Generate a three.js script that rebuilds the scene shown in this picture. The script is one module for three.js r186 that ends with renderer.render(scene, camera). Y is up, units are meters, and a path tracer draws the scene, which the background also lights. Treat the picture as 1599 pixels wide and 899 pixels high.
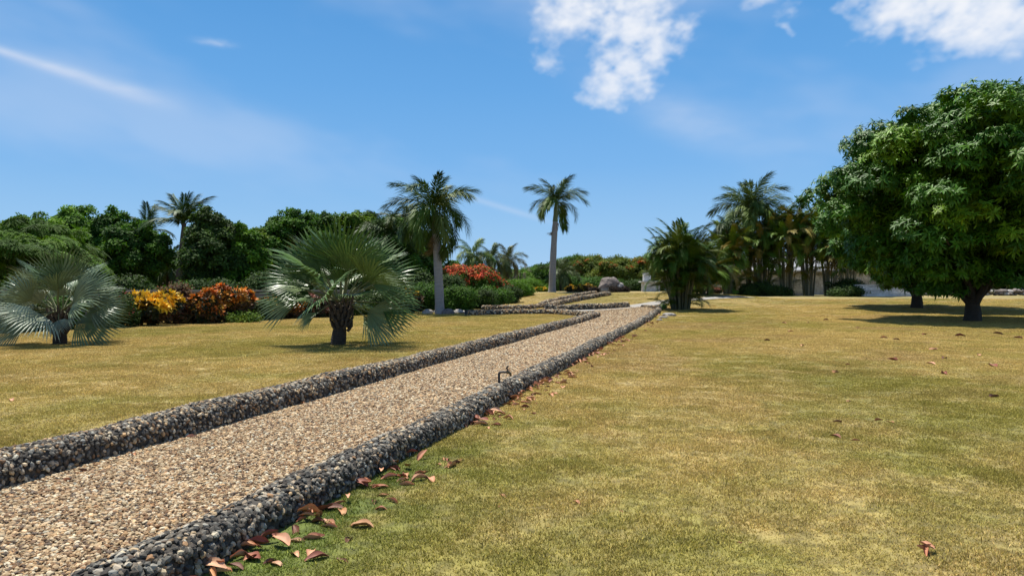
import * as THREE from 'three';
import { mergeGeometries } from 'three/addons/utils/BufferGeometryUtils.js';

// ------------------------------------------------------------------ camera, sky, sun, exposure
const scene = new THREE.Scene();
const EYE = 1.6, FOCAL = 1085, CX = 799.5, HORIZON = 452;            // metres; focal length and horizon in photograph pixels
const camera = new THREE.PerspectiveCamera(45, 1599 / 899, 0.1, 6000);
camera.position.set(0, EYE, 0);
camera.rotation.set(Math.atan((HORIZON - 449.5) / FOCAL), 0, 0);
const renderer = new THREE.WebGLRenderer({ antialias: true });
renderer.toneMapping = THREE.LinearToneMapping;
renderer.toneMappingExposure = 1.6;
renderer.shadowMap.enabled = true;
const SUN = new THREE.Vector3(-0.2, 0.93, -0.3).normalize();
const sun = new THREE.DirectionalLight(new THREE.Color(1.0, 0.955, 0.87), 5);
sun.position.copy(SUN).multiplyScalar(150); sun.target.position.set(0, 0, -40); sun.position.add(sun.target.position);
sun.castShadow = true;
Object.assign(sun.shadow.camera, { left: -90, right: 90, top: 90, bottom: -90, near: 1, far: 400 });
sun.shadow.mapSize.set(4096, 4096);
sun.name = 'sun'; scene.add(sun, sun.target);

// ------------------------------------------------------------------ numbers
function rngOf(seed) { let a = seed >>> 0; return () => { a = (a + 0x6d2b79f5) | 0; let t = Math.imul(a ^ (a >>> 15), 1 | a); t = (t + Math.imul(t ^ (t >>> 7), 61 | t)) ^ t; return ((t ^ (t >>> 14)) >>> 0) / 4294967296; }; }
const clamp = (v, a = 0, b = 1) => Math.min(b, Math.max(a, v));
const lerp = (a, b, t) => a + (b - a) * t;
const smooth = (a, b, v) => { const t = clamp((v - a) / (b - a)); return t * t * (3 - 2 * t); };
const R = (deg) => deg * Math.PI / 180;
const hash = (x, y) => { let h = Math.imul(x, 374761393) + Math.imul(y, 668265263) | 0; h = Math.imul(h ^ (h >>> 13), 1274126177); return ((h ^ (h >>> 16)) >>> 0) / 4294967296; };
function noise(x, y) {
  const xi = Math.floor(x), yi = Math.floor(y), u = x - xi, v = y - yi, a = u * u * (3 - 2 * u), b = v * v * (3 - 2 * v);
  return lerp(lerp(hash(xi, yi), hash(xi + 1, yi), a), lerp(hash(xi, yi + 1), hash(xi + 1, yi + 1), a), b);
}
function fbm(x, y, n = 5) { let s = 0, a = 0.5, t = 0; for (let i = 0; i < n; i++) { s += a * noise(x, y); t += a; a *= 0.5; const nx = x * 1.62 - y * 1.18 + 17.3; y = x * 1.18 + y * 1.62 - 9.1; x = nx; } return s / t; }
const pick = (r, list) => list[Math.floor(r() * list.length) % list.length];

// ------------------------------------------------------------------ the sky: blue air, cumulus and thin high cloud
{
  const W = 4096, Hh = 2048, data = new Float32Array(W * Hh * 4);
  const lin = (r, g, b) => [r, g, b].map((c) => { c /= 255; return (c <= 0.04045 ? c / 12.92 : Math.pow((c + 0.055) / 1.055, 2.4)) / 1.6; });
  const stops = [[-90, lin(150, 190, 225)], [-2, lin(172, 208, 240)], [1, lin(170, 207, 241)], [5, lin(152, 198, 240)], [10, lin(125, 182, 237)], [16, lin(106, 169, 230)], [22, lin(91, 157, 221)], [40, lin(60, 125, 203)], [90, lin(45, 100, 185)]];
  // azimuth (right of north, degrees), elevation, half width, half height, strength
  const heaps = [[4.6, 22.5, 2.6, 2.4, 1], [7.5, 22.8, 3.6, 2.8, 1.1], [10.4, 21.2, 3.0, 1.9, 1.0], [13.6, 19.6, 1.8, 1.1, 0.8], [9.8, 18.2, 2.2, 1.8, 0.9], [8.6, 16.4, 2.3, 1.7, 0.85], [7.0, 15.0, 1.6, 1.0, 0.55], [2.2, 18.4, 1.4, 1.2, 0.55], [3.4, 17.0, 1.0, 0.8, 0.3],
    [33.0, 19.6, 5.5, 2.6, 1.0], [37.5, 18.4, 6.0, 2.6, 1.1], [30.0, 20.6, 3.4, 1.8, 0.9], [43.0, 19.0, 6.0, 3.2, 1.0], [19.6, 21.6, 1.9, 0.9, 0.62], [21.9, 19.6, 0.8, 1.3, 0.5], [25.4, 20.0, 0.9, 0.8, 0.4], [28.5, 18.2, 0.9, 0.7, 0.3], [36, 25, 9, 3, 1]];
  const rr = rngOf(91);
  for (let i = 0; i < 46; i++) { const az = 48 + rr() * 262, el = 9 + rr() * 40, w = 2.5 + rr() * 4; for (let k = 0; k < 4; k++) heaps.push([az + (rr() - 0.5) * w * 2.2, el + (rr() - 0.5) * w, w * (0.5 + rr() * 0.5), w * 0.45, 0.6 + rr() * 0.45]); }
  for (let row = 0; row < Hh; row++) {
    const el = ((row + 0.5) / Hh - 0.5) * 180;
    let k = 0; while (k < stops.length - 2 && stops[k + 1][0] < el) k++;
    const t = clamp((el - stops[k][0]) / (stops[k + 1][0] - stops[k][0])), base = stops[k][1].map((c, i) => lerp(c, stops[k + 1][1][i], t));
    const near = heaps.filter((h) => Math.abs(h[1] - el) < h[3] * 3 + 2);
    for (let col = 0; col < W; col++) {
      const az = ((((col + 0.5) / W - 0.25) * 360 + 540) % 360) - 180, p = (row * W + col) * 4;
      let r = base[0], g = base[1], b = base[2];
      if (el > -1) {
        let dens = 0;
        const sx = az * Math.cos(R(el));
        if (near.length) {
          let any = false; for (const h of near) { let d = Math.abs(az - h[0]); if (d > 180) d = 360 - d; if (d < h[2] * 3 + 2) { any = true; break; } }
          if (any) {
            const wx = (fbm(sx * 0.55 + 3, el * 0.8, 4) - 0.5) * 3.4, wy = (fbm(sx * 0.55 + 40, el * 0.8 + 9, 4) - 0.5) * 2.6;
            for (const h of near) { let d = az + wx - h[0]; if (d > 180) d -= 360; if (d < -180) d += 360; const dx = d / h[2], dy = (el + wy - h[1]) / h[3]; dens += h[4] * Math.exp(-(dx * dx + dy * dy) * 0.9); }
            const n = fbm(sx * 0.9, el * 1.25, 6);
            dens = 1 - Math.exp(-1.25 * Math.pow(Math.max(0, dens * (0.1 + 1.8 * n) - 0.3), 1.15) * (0.45 + 1.1 * fbm(sx * 1.7 + 60, el * 2.1 + 31, 5)));
          }
        }
        // thin high cloud
        const veil = smooth(0.42, 0.8, fbm(sx * 0.06 + 5, el * 0.13 + sx * 0.02, 5)) * 0.26 * smooth(2, 12, el);
        const s1 = el - (15.4 - (az + 36) * 0.19 - Math.max(0, az + 27) ** 2 * 0.008), streak = Math.exp(-((s1 / (0.3 + 0.035 * (az + 36))) ** 2)) * smooth(-46, -36, az) * (1 - smooth(-30, -24.5, az)) * 0.36 * (0.7 + 0.6 * fbm(sx * 0.8, el * 3, 3));
        const s2 = el - (8.3 - (az + 6) * 0.3), streak2 = Math.exp(-((s2 / 0.25) ** 2)) * smooth(-6, -2, az) * (1 - smooth(0, 5, az)) * 0.22;
        const s3 = el - (18.1), streak3 = Math.exp(-((s3 / 0.22) ** 2)) * Math.exp(-(((az + 23.2) / 1.1) ** 2)) * 0.35 * (0.6 + 0.8 * noise(sx * 3, el * 6));
        const wing = Math.exp(-(((el - 13.5 + (az - 14) * 0.42) / 1.7) ** 2)) * Math.exp(-(((az - 14) / 6.5) ** 2)) * 0.22 * (0.4 + 1.2 * fbm(sx * 0.35, el * 0.9, 4));
        const thin = clamp(veil + streak + streak2 + streak3 + wing), white = lin(243, 246, 252);
        r = lerp(r, white[0] * 0.82, thin); g = lerp(g, white[1] * 0.86, thin); b = lerp(b, white[2] * 0.94, thin);
        const dd = clamp(dens);
        r = lerp(r, white[0], dd); g = lerp(g, white[1], dd); b = lerp(b, white[2], dd);
      }
      data[p] = r; data[p + 1] = g; data[p + 2] = b; data[p + 3] = 1;
    }
  }
  const sky = new THREE.DataTexture(data, W, Hh, THREE.RGBAFormat, THREE.FloatType);
  sky.mapping = THREE.EquirectangularReflectionMapping; sky.magFilter = THREE.LinearFilter; sky.needsUpdate = true;
  scene.background = sky; scene.environment = sky;
}

// ------------------------------------------------------------------ terrain
const leftEdge = (d) => -4.03 + 0.267 * (d - 5.46);                  // inner edges of the gravel path, d metres ahead
const rightEdge = (d) => -2.06 + 0.277 * (d - 3.92);
function H(x, z) {
  const d = -z;
  let rise = 0.9 * smooth(32, 76, d) * smooth(-14, 4, x) + 0.35 * smooth(32, 70, d) * (1 - smooth(-14, 4, x));
  const side = leftEdge(d) - 0.4 - x;                                // left of the path the lawn lies a little higher
  if (side > 0) rise += 0.1 * smooth(0, 0.9, side) * (1 - smooth(36, 44, d));
  const mound = smooth(50, 67, d) * smooth(-2.6, 3.2, x) * (1 - smooth(16, 26, x));
  rise += mound * (0.78 - 0.26 * smooth(50, 72, d));
  return rise + (fbm(x * 0.22 + 50, z * 0.22, 2) - 0.5) * 0.06 * smooth(0.3, 3, Math.min(Math.abs(x - leftEdge(d)), Math.abs(x - rightEdge(d))));
}
function spot(px, py) {                                              // the ground point on a sight line of the photograph
  let d = 2.5; const drop = (py - HORIZON) / FOCAL, u = (px - CX) / FOCAL;
  while (d < 110 && EYE - drop * d > H(u * d, -d)) d += 0.05;
  return new THREE.Vector3((px - CX) / FOCAL * d, H((px - CX) / FOCAL * d, -d), -d);
}
function at(px, d) { const x = (px - CX) / FOCAL * d; return new THREE.Vector3(x, H(x, -d), -d); }

// ------------------------------------------------------------------ helpers
const names = {};
function numbered(n) { const k = names[n] = (names[n] ?? -1) + 1; return k ? n + '_' + String(k).padStart(3, '0') : n; }
function tag(o, label, category, group, kind) { if (label) o.userData.label = label; if (category) o.userData.category = category; if (group) o.userData.group = group; if (kind) o.userData.kind = kind; return o; }
function thing(name, label, category, pos, group, turn = 0) { const o = new THREE.Group(); o.name = numbered(name); o.position.copy(pos); o.rotation.y = turn; scene.add(o); return tag(o, label, category, group); }
function mesh(name, geo, mat, parent) { const m = new THREE.Mesh(geo, mat); m.name = parent ? name : numbered(name); m.castShadow = m.receiveShadow = true; (parent ?? scene).add(m); return m; }
function copies(name, geo, mat, mats, cols, parent) {
  const m = new THREE.InstancedMesh(geo, mat, mats.length); m.name = parent ? name : numbered(name);
  mats.forEach((x, i) => m.setMatrixAt(i, x)); if (cols) cols.forEach((c, i) => m.setColorAt(i, c));
  m.castShadow = m.receiveShadow = true; m.userData.kind = 'stuff'; (parent ?? scene).add(m); return m;
}
class Geo {
  constructor() { this.p = []; this.c = []; this.uv = []; this.i = []; }
  v(x, y, z, c = [1, 1, 1], u = 0, w = 0) { this.p.push(x, y, z); this.c.push(c[0], c[1], c[2]); this.uv.push(u, w); return this.p.length / 3 - 1; }
  t(a, b, c) { this.i.push(a, b, c); }
  q(a, b, c, d) { this.i.push(a, b, c, a, c, d); }
  tube(pts, radii, sides = 7, c = [1, 1, 1], cap = true) {
    const n = pts.length, up = new THREE.Vector3(), a = new THREE.Vector3(), b = new THREE.Vector3(), dir = new THREE.Vector3(); let prev = -1, run = 0;
    for (let k = 0; k < n; k++) {
      dir.subVectors(pts[Math.min(n - 1, k + 1)], pts[Math.max(0, k - 1)]).normalize();
      if (k === 0) { up.set(Math.abs(dir.y) > 0.9 ? 1 : 0, Math.abs(dir.y) > 0.9 ? 0 : 1, 0); a.crossVectors(up, dir).normalize(); } else { a.addScaledVector(dir, -a.dot(dir)).normalize(); run += pts[k].distanceTo(pts[k - 1]); }
      b.crossVectors(dir, a);
      const r = typeof radii === 'function' ? radii(k / (n - 1)) : radii[k]; const first = this.p.length / 3;
      for (let s = 0; s <= sides; s++) { const t = s / sides * Math.PI * 2, cs = Math.cos(t) * r, sn = Math.sin(t) * r; this.v(pts[k].x + a.x * cs + b.x * sn, pts[k].y + a.y * cs + b.y * sn, pts[k].z + a.z * cs + b.z * sn, c, s / sides * 0.5, run); }
      if (prev >= 0) for (let s = 0; s < sides; s++) this.q(prev + s, prev + s + 1, first + s + 1, first + s);
      prev = first;
    }
    if (cap) { const e = pts[n - 1], m = this.v(e.x, e.y, e.z, c); for (let s = 0; s < sides; s++) this.t(prev + s, prev + s + 1, m); }
  }
  build() { const g = new THREE.BufferGeometry(); g.setAttribute('position', new THREE.Float32BufferAttribute(this.p, 3)); g.setAttribute('color', new THREE.Float32BufferAttribute(this.c, 3)); g.setAttribute('uv', new THREE.Float32BufferAttribute(this.uv, 2)); g.setIndex(this.i); g.computeVertexNormals(); return g; }
}
const V = (x, y, z) => new THREE.Vector3(x, y, z);
const UPV = V(0, 1, 0);
function bend(points, n) { return new THREE.CatmullRomCurve3(points).getPoints(n); }
const _q = new THREE.Quaternion(), _q2 = new THREE.Quaternion(), _m = new THREE.Matrix4();
function place(pos, up, spin, scale) { _q.setFromUnitVectors(UPV, up); _q2.setFromAxisAngle(UPV, spin); return new THREE.Matrix4().compose(pos, _q.clone().multiply(_q2), typeof scale === 'number' ? V(scale, scale, scale) : scale); }
const col = (r, g, b) => new THREE.Color().setRGB(r, g, b);
const vary = (r, c, k) => { const f = 1 + (r() - 0.5) * k, h = (r() - 0.5) * k * 0.45; return col(c[0] * f * (1 + h), c[1] * f, c[2] * f * (1 - h)); };

// ------------------------------------------------------------------ materials
function noiseTexture(size, fn, srgb) {
  const a = new Uint8Array(size * size * 4);
  for (let y = 0; y < size; y++) for (let x = 0; x < size; x++) { const c = fn(x / size, y / size); for (let k = 0; k < 3; k++) a[(y * size + x) * 4 + k] = clamp(Array.isArray(c) ? c[k] : c) * 255; a[(y * size + x) * 4 + 3] = 255; }
  const t = new THREE.DataTexture(a, size, size); t.wrapS = t.wrapT = THREE.RepeatWrapping; t.magFilter = THREE.LinearFilter; t.minFilter = THREE.LinearMipmapLinearFilter; t.generateMipmaps = true; if (srgb) t.colorSpace = THREE.SRGBColorSpace; t.needsUpdate = true; return t;
}
const tileFbm = (u, v, f) => { const g = (a, b) => fbm(a * f, b * f, 5); return lerp(lerp(g(u, v), g(u - 1, v), u), lerp(g(u, v - 1), g(u - 1, v - 1), u), v); };
const grainTex = noiseTexture(512, (u, v) => clamp(tileFbm(u, v, 40) * 1.6 - 0.3));
const blotchTex = noiseTexture(512, (u, v) => { const n = tileFbm(u, v, 7), m = tileFbm(u + 0.37, v + 0.11, 46); const k = 0.55 + 0.6 * (n - 0.5) + 0.7 * (m - 0.5); return [k + 0.26, k + 0.25, k + 0.23]; }, true);
const barkTex = noiseTexture(256, (u, v) => { const n = tileFbm(u, v, 9), ring = 0.5 + 0.5 * Math.sin((v * 16 + n * 1.6) * Math.PI * 2); return 0.42 + 0.4 * n + 0.22 * ring; });
const std = (c, rough, extra = {}) => new THREE.MeshStandardMaterial({ color: col(...c), roughness: rough, side: THREE.DoubleSide, ...extra });
const leafy = (rough, through, extra = {}) => new THREE.MeshPhysicalMaterial({ color: 0xffffff, roughness: rough, transmission: through, thickness: 0, ior: 1.4, specularIntensity: 0.35, vertexColors: true, side: THREE.DoubleSide, ...extra });
const M = {
  leafGloss: leafy(0.5, 0.3, { specularIntensity: 0.45 }), leafSoft: leafy(0.8, 0.4), petal: leafy(0.8, 0.4), deadLeaf: std([1, 1, 1], 0.8, { vertexColors: true }),
  bark: std([0.1, 0.075, 0.05], 0.95, { map: barkTex, bumpMap: barkTex, bumpScale: 0.03 }), darkBark: std([0.06, 0.045, 0.032], 0.95, { map: barkTex, bumpMap: barkTex, bumpScale: 0.03 }),
  royalBark: std([0.34, 0.32, 0.3], 0.9, { map: barkTex, bumpMap: barkTex, bumpScale: 0.012 }), cocoBark: std([0.16, 0.12, 0.09], 0.95, { map: barkTex, bumpMap: barkTex, bumpScale: 0.02 }),
  shaft: std([0.1, 0.13, 0.04], 0.5), cane: std([0.3, 0.27, 0.15], 0.6, { map: barkTex }), darkCane: std([0.17, 0.17, 0.08], 0.65, { map: barkTex }),
  mortar: std([0.075, 0.066, 0.052], 0.95, { bumpMap: grainTex, bumpScale: 0.02, map: blotchTex }), pebble: std([1, 1, 1], 0.9, { bumpMap: grainTex, bumpScale: 0.002 }),
  concrete: std([0.42, 0.4, 0.36], 0.9, { map: blotchTex, bumpMap: grainTex, bumpScale: 0.004 }), wallGrey: std([0.22, 0.21, 0.195], 0.95, { map: blotchTex, bumpMap: grainTex, bumpScale: 0.006 }),
  white: std([0.78, 0.78, 0.77], 0.85, { map: blotchTex }), cream: std([0.52, 0.47, 0.38], 0.9, { map: blotchTex }), roof: std([0.4, 0.41, 0.43], 0.55, { map: blotchTex }),
  dark: std([0.03, 0.03, 0.03], 0.4), frame: std([0.5, 0.48, 0.45], 0.6), pane: new THREE.MeshPhysicalMaterial({ color: col(0.5, 0.55, 0.56), roughness: 0.05, transmission: 0.7, thickness: 0 }),
  rock: std([0.24, 0.2, 0.18], 0.95, { map: blotchTex, bumpMap: grainTex, bumpScale: 0.04 }), paleRock: std([0.5, 0.47, 0.43], 0.95, { map: blotchTex, bumpMap: grainTex, bumpScale: 0.03 }),
  metal: std([0.06, 0.055, 0.05], 0.55, { metalness: 0.6 }), brass: std([0.16, 0.12, 0.06], 0.5, { metalness: 0.8 }),
};

// ------------------------------------------------------------------ lawn
function lawnColour(x, z) {
  const d = -z, n1 = fbm(x * 0.16 + 7, z * 0.16 + 3, 4), n2 = fbm(x * 0.75 + 30, z * 0.75, 4), n3 = fbm(x * 3.1, z * 3.1 + 60, 3);
  let green = smooth(0.36, 0.68, n1 * 0.5 + n2 * 0.32 + n3 * 0.18);
  const beyond = x - rightEdge(d);
  if (beyond > 0) { green += 0.55 * (1 - smooth(0.2, 1.5 + n2 * 1.2, beyond)) * (1 - smooth(5, 9, d)); green -= 0.35 * smooth(10, 19, d) * (1 - smooth(40, 60, d)) * smooth(2, 10, beyond) * n1 * 1.6; }
  else green = green * 0.72 + 0.16 * (1 - smooth(6, 14, d));
  // mower passes sweep round in wide arcs
  const ring = Math.hypot(x - 26, (z + 2) * 0.95), band = noise(ring * 0.85, 4) * 0.6 + noise(ring * 0.85 * 2.3, 9) * 0.4;
  green += (band - 0.5) * 0.4;
  green = clamp(green + (n3 - 0.5) * 0.3);
  const straw = [0.385, 0.285, 0.1], leaf = [0.215, 0.19, 0.042], soil = [0.31, 0.21, 0.092];
  const bare = smooth(0.56, 0.72, fbm(x * 0.33 + 90, z * 0.42 + 12, 4)) * (beyond > 0 ? 0.6 : 0.2) * smooth(7, 15, d);
  const lush = beyond > 0 ? smooth(0.42, 0.6, n2 * 0.6 + n3 * 0.4 + 0.22 * (1 - smooth(0.3, 0.9, beyond))) * (1 - smooth(0.5, 1.5, beyond)) * (1 - smooth(5.5, 8, d)) : 0, sprout = [0.085, 0.125, 0.018];
  const k = 0.86 + 0.28 * n2;
  return [0, 1, 2].map((i) => lerp(lerp(lerp(straw[i], leaf[i], green), soil[i], bare * 0.8), sprout[i], lush * 0.85) * k);
}
{
  const X0 = -50, X1 = 62, Z0 = 4, Z1 = -108, S = 2048, a = new Uint8Array(S * S * 4), enc = (v) => 255 * clamp(v <= 0.0031308 ? v * 12.92 : 1.055 * Math.pow(v, 1 / 2.4) - 0.055);
  for (let j = 0; j < S; j++) for (let i = 0; i < S; i++) {
    const x = lerp(X0, X1, (i + 0.5) / S), z = lerp(Z0, Z1, (j + 0.5) / S), o = (j * S + i) * 4;
    if (Math.abs(x) > -z * 0.9 + 14) { a[o] = 140; a[o + 1] = 122; a[o + 2] = 62; a[o + 3] = 255; continue; }
    const c = lawnColour(x, z), s = 0.5 + 0.9 * hash(i, j); for (let k = 0; k < 3; k++) a[o + k] = enc(c[k] * s * 0.78); a[o + 3] = 255;
  }
  const t = new THREE.DataTexture(a, S, S); t.magFilter = THREE.LinearFilter; t.colorSpace = THREE.SRGBColorSpace; t.needsUpdate = true;
  const axis = (lo, hi, step, far) => { const v = []; for (let q = lo; q <= hi + 1e-6; q += step) v.push(q); let s = step; let q = hi; while (q < far) { s *= 1.35; q += s; v.push(q); } s = step; q = lo; const w = []; while (q > -far) { s *= 1.35; q -= s; w.unshift(q); } return [...w, ...v]; };
  const xs = axis(-45, 60, 0.5, 2600), zs = axis(-110, 8, 0.5, 2600), g = new Geo();
  for (const z of zs) for (const x of xs) g.v(x, H(x, z), z, [1, 1, 1], clamp((x - X0) / (X1 - X0)), clamp((z - Z0) / (Z1 - Z0)));
  for (let j = 0; j < zs.length - 1; j++) for (let i = 0; i < xs.length - 1; i++) { const o = j * xs.length + i; g.q(o, o + xs.length, o + xs.length + 1, o + 1); }
  tag(mesh('lawn', g.build(), new THREE.MeshStandardMaterial({ map: t, roughness: 1 })), 'dry yellow green mown lawn rising gently to the trees', 'lawn', null, 'structure');
}
// grass blades in small tufted patches
{
  const geos = [];
  for (let k = 0; k < 4; k++) {
    const r = rngOf(300 + k), g = new Geo();
    for (let i = 0; i < 420; i++) {
      const a = r() * 6.283, q = Math.sqrt(r()) * 0.2, x = Math.cos(a) * q, z = Math.sin(a) * q, h = 0.008 + r() * 0.016, t = r() * 6.283, w = 0.0032, lean = 0.03 * r(), la = r() * 6.283, f = 0.4 + Math.pow(r(), 1.2) * 1.45, dry = r();
      const c = dry < 0.3 ? [f * 1.35, f * 1.25, f * 1.35] : [f, f * 1.03, f * 0.9];
      g.t(g.v(x - Math.cos(t) * w, 0, z - Math.sin(t) * w, c), g.v(x + Math.cos(t) * w, 0, z + Math.sin(t) * w, c), g.v(x + Math.cos(la) * lean, h, z + Math.sin(la) * lean, c));
    }
    geos.push(g.build());
  }
  const r = rngOf(77), mats = [[], [], [], []], cols = [[], [], [], []];
  const onPath = (x, d) => x > leftEdge(d) - 0.34 && x < rightEdge(d) + 0.3 && d < 49;
  for (let d = 2.6, step = 0.19; d < 64; d += step) {
    step = 0.19 + 0.0085 * Math.max(0, d - 6);
    for (let x = -d * 0.8 - 1; x < d * 0.8 + 1; x += step) {
      const px = x + (r() - 0.5) * step * 1.3, pd = d + (r() - 0.5) * step * 1.3; if (onPath(px, pd)) continue;
      const c = lawnColour(px, -pd), k = Math.floor(r() * 4), f = 1.06 + (r() - 0.5) * 0.2, s = step / 0.19 * (0.85 + r() * 0.4) * 0.98, tall = noise(px * 1.7, pd * 1.7) * 0.7 + 0.6;
      mats[k].push(place(V(px, H(px, -pd) - 0.002, -pd), UPV, r() * 6.283, V(s, tall * (0.9 + 0.15 * step / 0.19), s))); cols[k].push(col(c[0] * f, c[1] * f, c[2] * f));
    }
  }
  for (let k = 0; k < 4; k++) copies('grass', geos[k], leafy(0.9, 0.3, { specularIntensity: 0.1 }), mats[k], cols[k]);
  scene.children.filter((o) => o.name.startsWith('grass')).forEach((o) => tag(o, 'short dry mown grass blades covering the lawn', 'grass'));
}

// ------------------------------------------------------------------ gravel path
function stoneGeo(seed, detail = 1) {
  const r = rngOf(seed), g0 = new THREE.IcosahedronGeometry(0.5, detail), p = g0.attributes.position, o = [r() * 9, r() * 9, r() * 9];
  for (let i = 0; i < p.count; i++) { const x = p.getX(i), y = p.getY(i), z = p.getZ(i), n = 0.72 + 0.55 * noise(x * 2.4 + o[0] + y * 1.3, z * 2.4 + o[1] - y * 1.7); p.setXYZ(i, x * n * 1.25, y * n * 0.72, z * n); }
  g0.deleteAttribute('uv'); g0.computeVertexNormals(); return g0;
}
const STONES = [1, 2, 3, 4].map((k) => stoneGeo(k * 31, 0)), FINE = [5, 6, 7].map((k) => stoneGeo(k * 31, 1));
const tan = [[0.36, 0.25, 0.13], [0.28, 0.185, 0.088], [0.44, 0.33, 0.19], [0.16, 0.092, 0.042], [0.4, 0.275, 0.14], [0.095, 0.062, 0.036], [0.52, 0.43, 0.28], [0.25, 0.145, 0.066]];
const grey = [[0.151, 0.133, 0.099], [0.071, 0.061, 0.045], [0.252, 0.223, 0.168], [0.035, 0.030, 0.022], [0.113, 0.099, 0.074], [0.336, 0.281, 0.197], [0.092, 0.077, 0.055], [0.046, 0.039, 0.029]];
{
  const gravelTex = noiseTexture(1024, (u, v) => { const n = hash(Math.floor(u * 340 + noise(u * 300, v * 300) * 1.5), Math.floor(v * 340 + noise(v * 300 + 7, u * 300) * 1.5)), c = tan[Math.floor(n * 7.99)], k = 0.75 + 0.5 * noise(u * 500, v * 500); return c.map((q) => Math.pow(q * k * 0.72, 1 / 2.2)); }, true);
  gravelTex.repeat.set(0.22, 0.22);
  const g = new Geo();
  let last = null;
  for (let d = -4; d <= 52; d += 1) {
    const l = leftEdge(d) - 0.15, rr = rightEdge(d) + 0.12, row = [];
    for (let k = 0; k <= 6; k++) { const x = lerp(l - (d > 37 ? (d - 37) * 0.16 : 0), rr, k / 6); row.push(g.v(x, H(x, -d) + 0.024, -d, [1, 1, 1], x, d)); }
    if (last) for (let k = 0; k < 6; k++) g.q(last[k], last[k + 1], row[k + 1], row[k]);
    last = row;
  }
  const path = mesh('gravel_path', g.build(), new THREE.MeshStandardMaterial({ map: gravelTex, roughness: 0.95, bumpMap: grainTex, bumpScale: 0.01 }));
  tag(path, 'straight tan gravel path between two pebbled kerbs', 'path', null, 'structure');
  const r = rngOf(5), mats = STONES.map(() => []), cols = STONES.map(() => []), big = [];
  const strew = (d0, d1, per, size) => {
    const n = Math.round((d1 - d0) * 2.9 * per);
    for (let i = 0; i < n; i++) {
      const d = d0 + r() * (d1 - d0), x = lerp(leftEdge(d) - 0.1 - (d > 37 ? (d - 37) * 0.14 : 0), rightEdge(d) + 0.1, r()), s = size * (0.6 + r() * r() * 1.3), k = Math.floor(r() * 4);
      if (d < 4.2 && x > 0) continue;
      const up = V((r() - 0.5) * 0.9, 1, (r() - 0.5) * 0.9).normalize(), m = place(V(x, H(x, -d) + 0.026 + s * 0.12 + r() * 0.006, -d), up, r() * 6.283, V(s, s * (0.7 + r() * 0.5), s)), c = vary(r, pick(r, tan), 0.5);
      if (d < 6 && s > size * 1.45 && x < rightEdge(d) && x > -0.74 * d && big.length < 260) big.push([m, c, k]); else { mats[k].push(m); cols[k].push(c); }
    }
  };
  strew(2.6, 9, 3400, 0.023); strew(9, 16, 2300, 0.028); strew(16, 28, 1200, 0.036); strew(28, 50, 420, 0.05);
  STONES.forEach((s, k) => copies('loose_gravel', s, M.pebble, mats[k], cols[k], path));
  const bigMats = tan.map((c) => std(c, 0.75, { bumpMap: grainTex, bumpScale: 0.002 }));
  for (const [m, c, k] of big) { const o = mesh('pebble', FINE[k % 3], bigMats[Math.floor(c.r * 997) % bigMats.length], path); o.applyMatrix4(m); }
}

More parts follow.
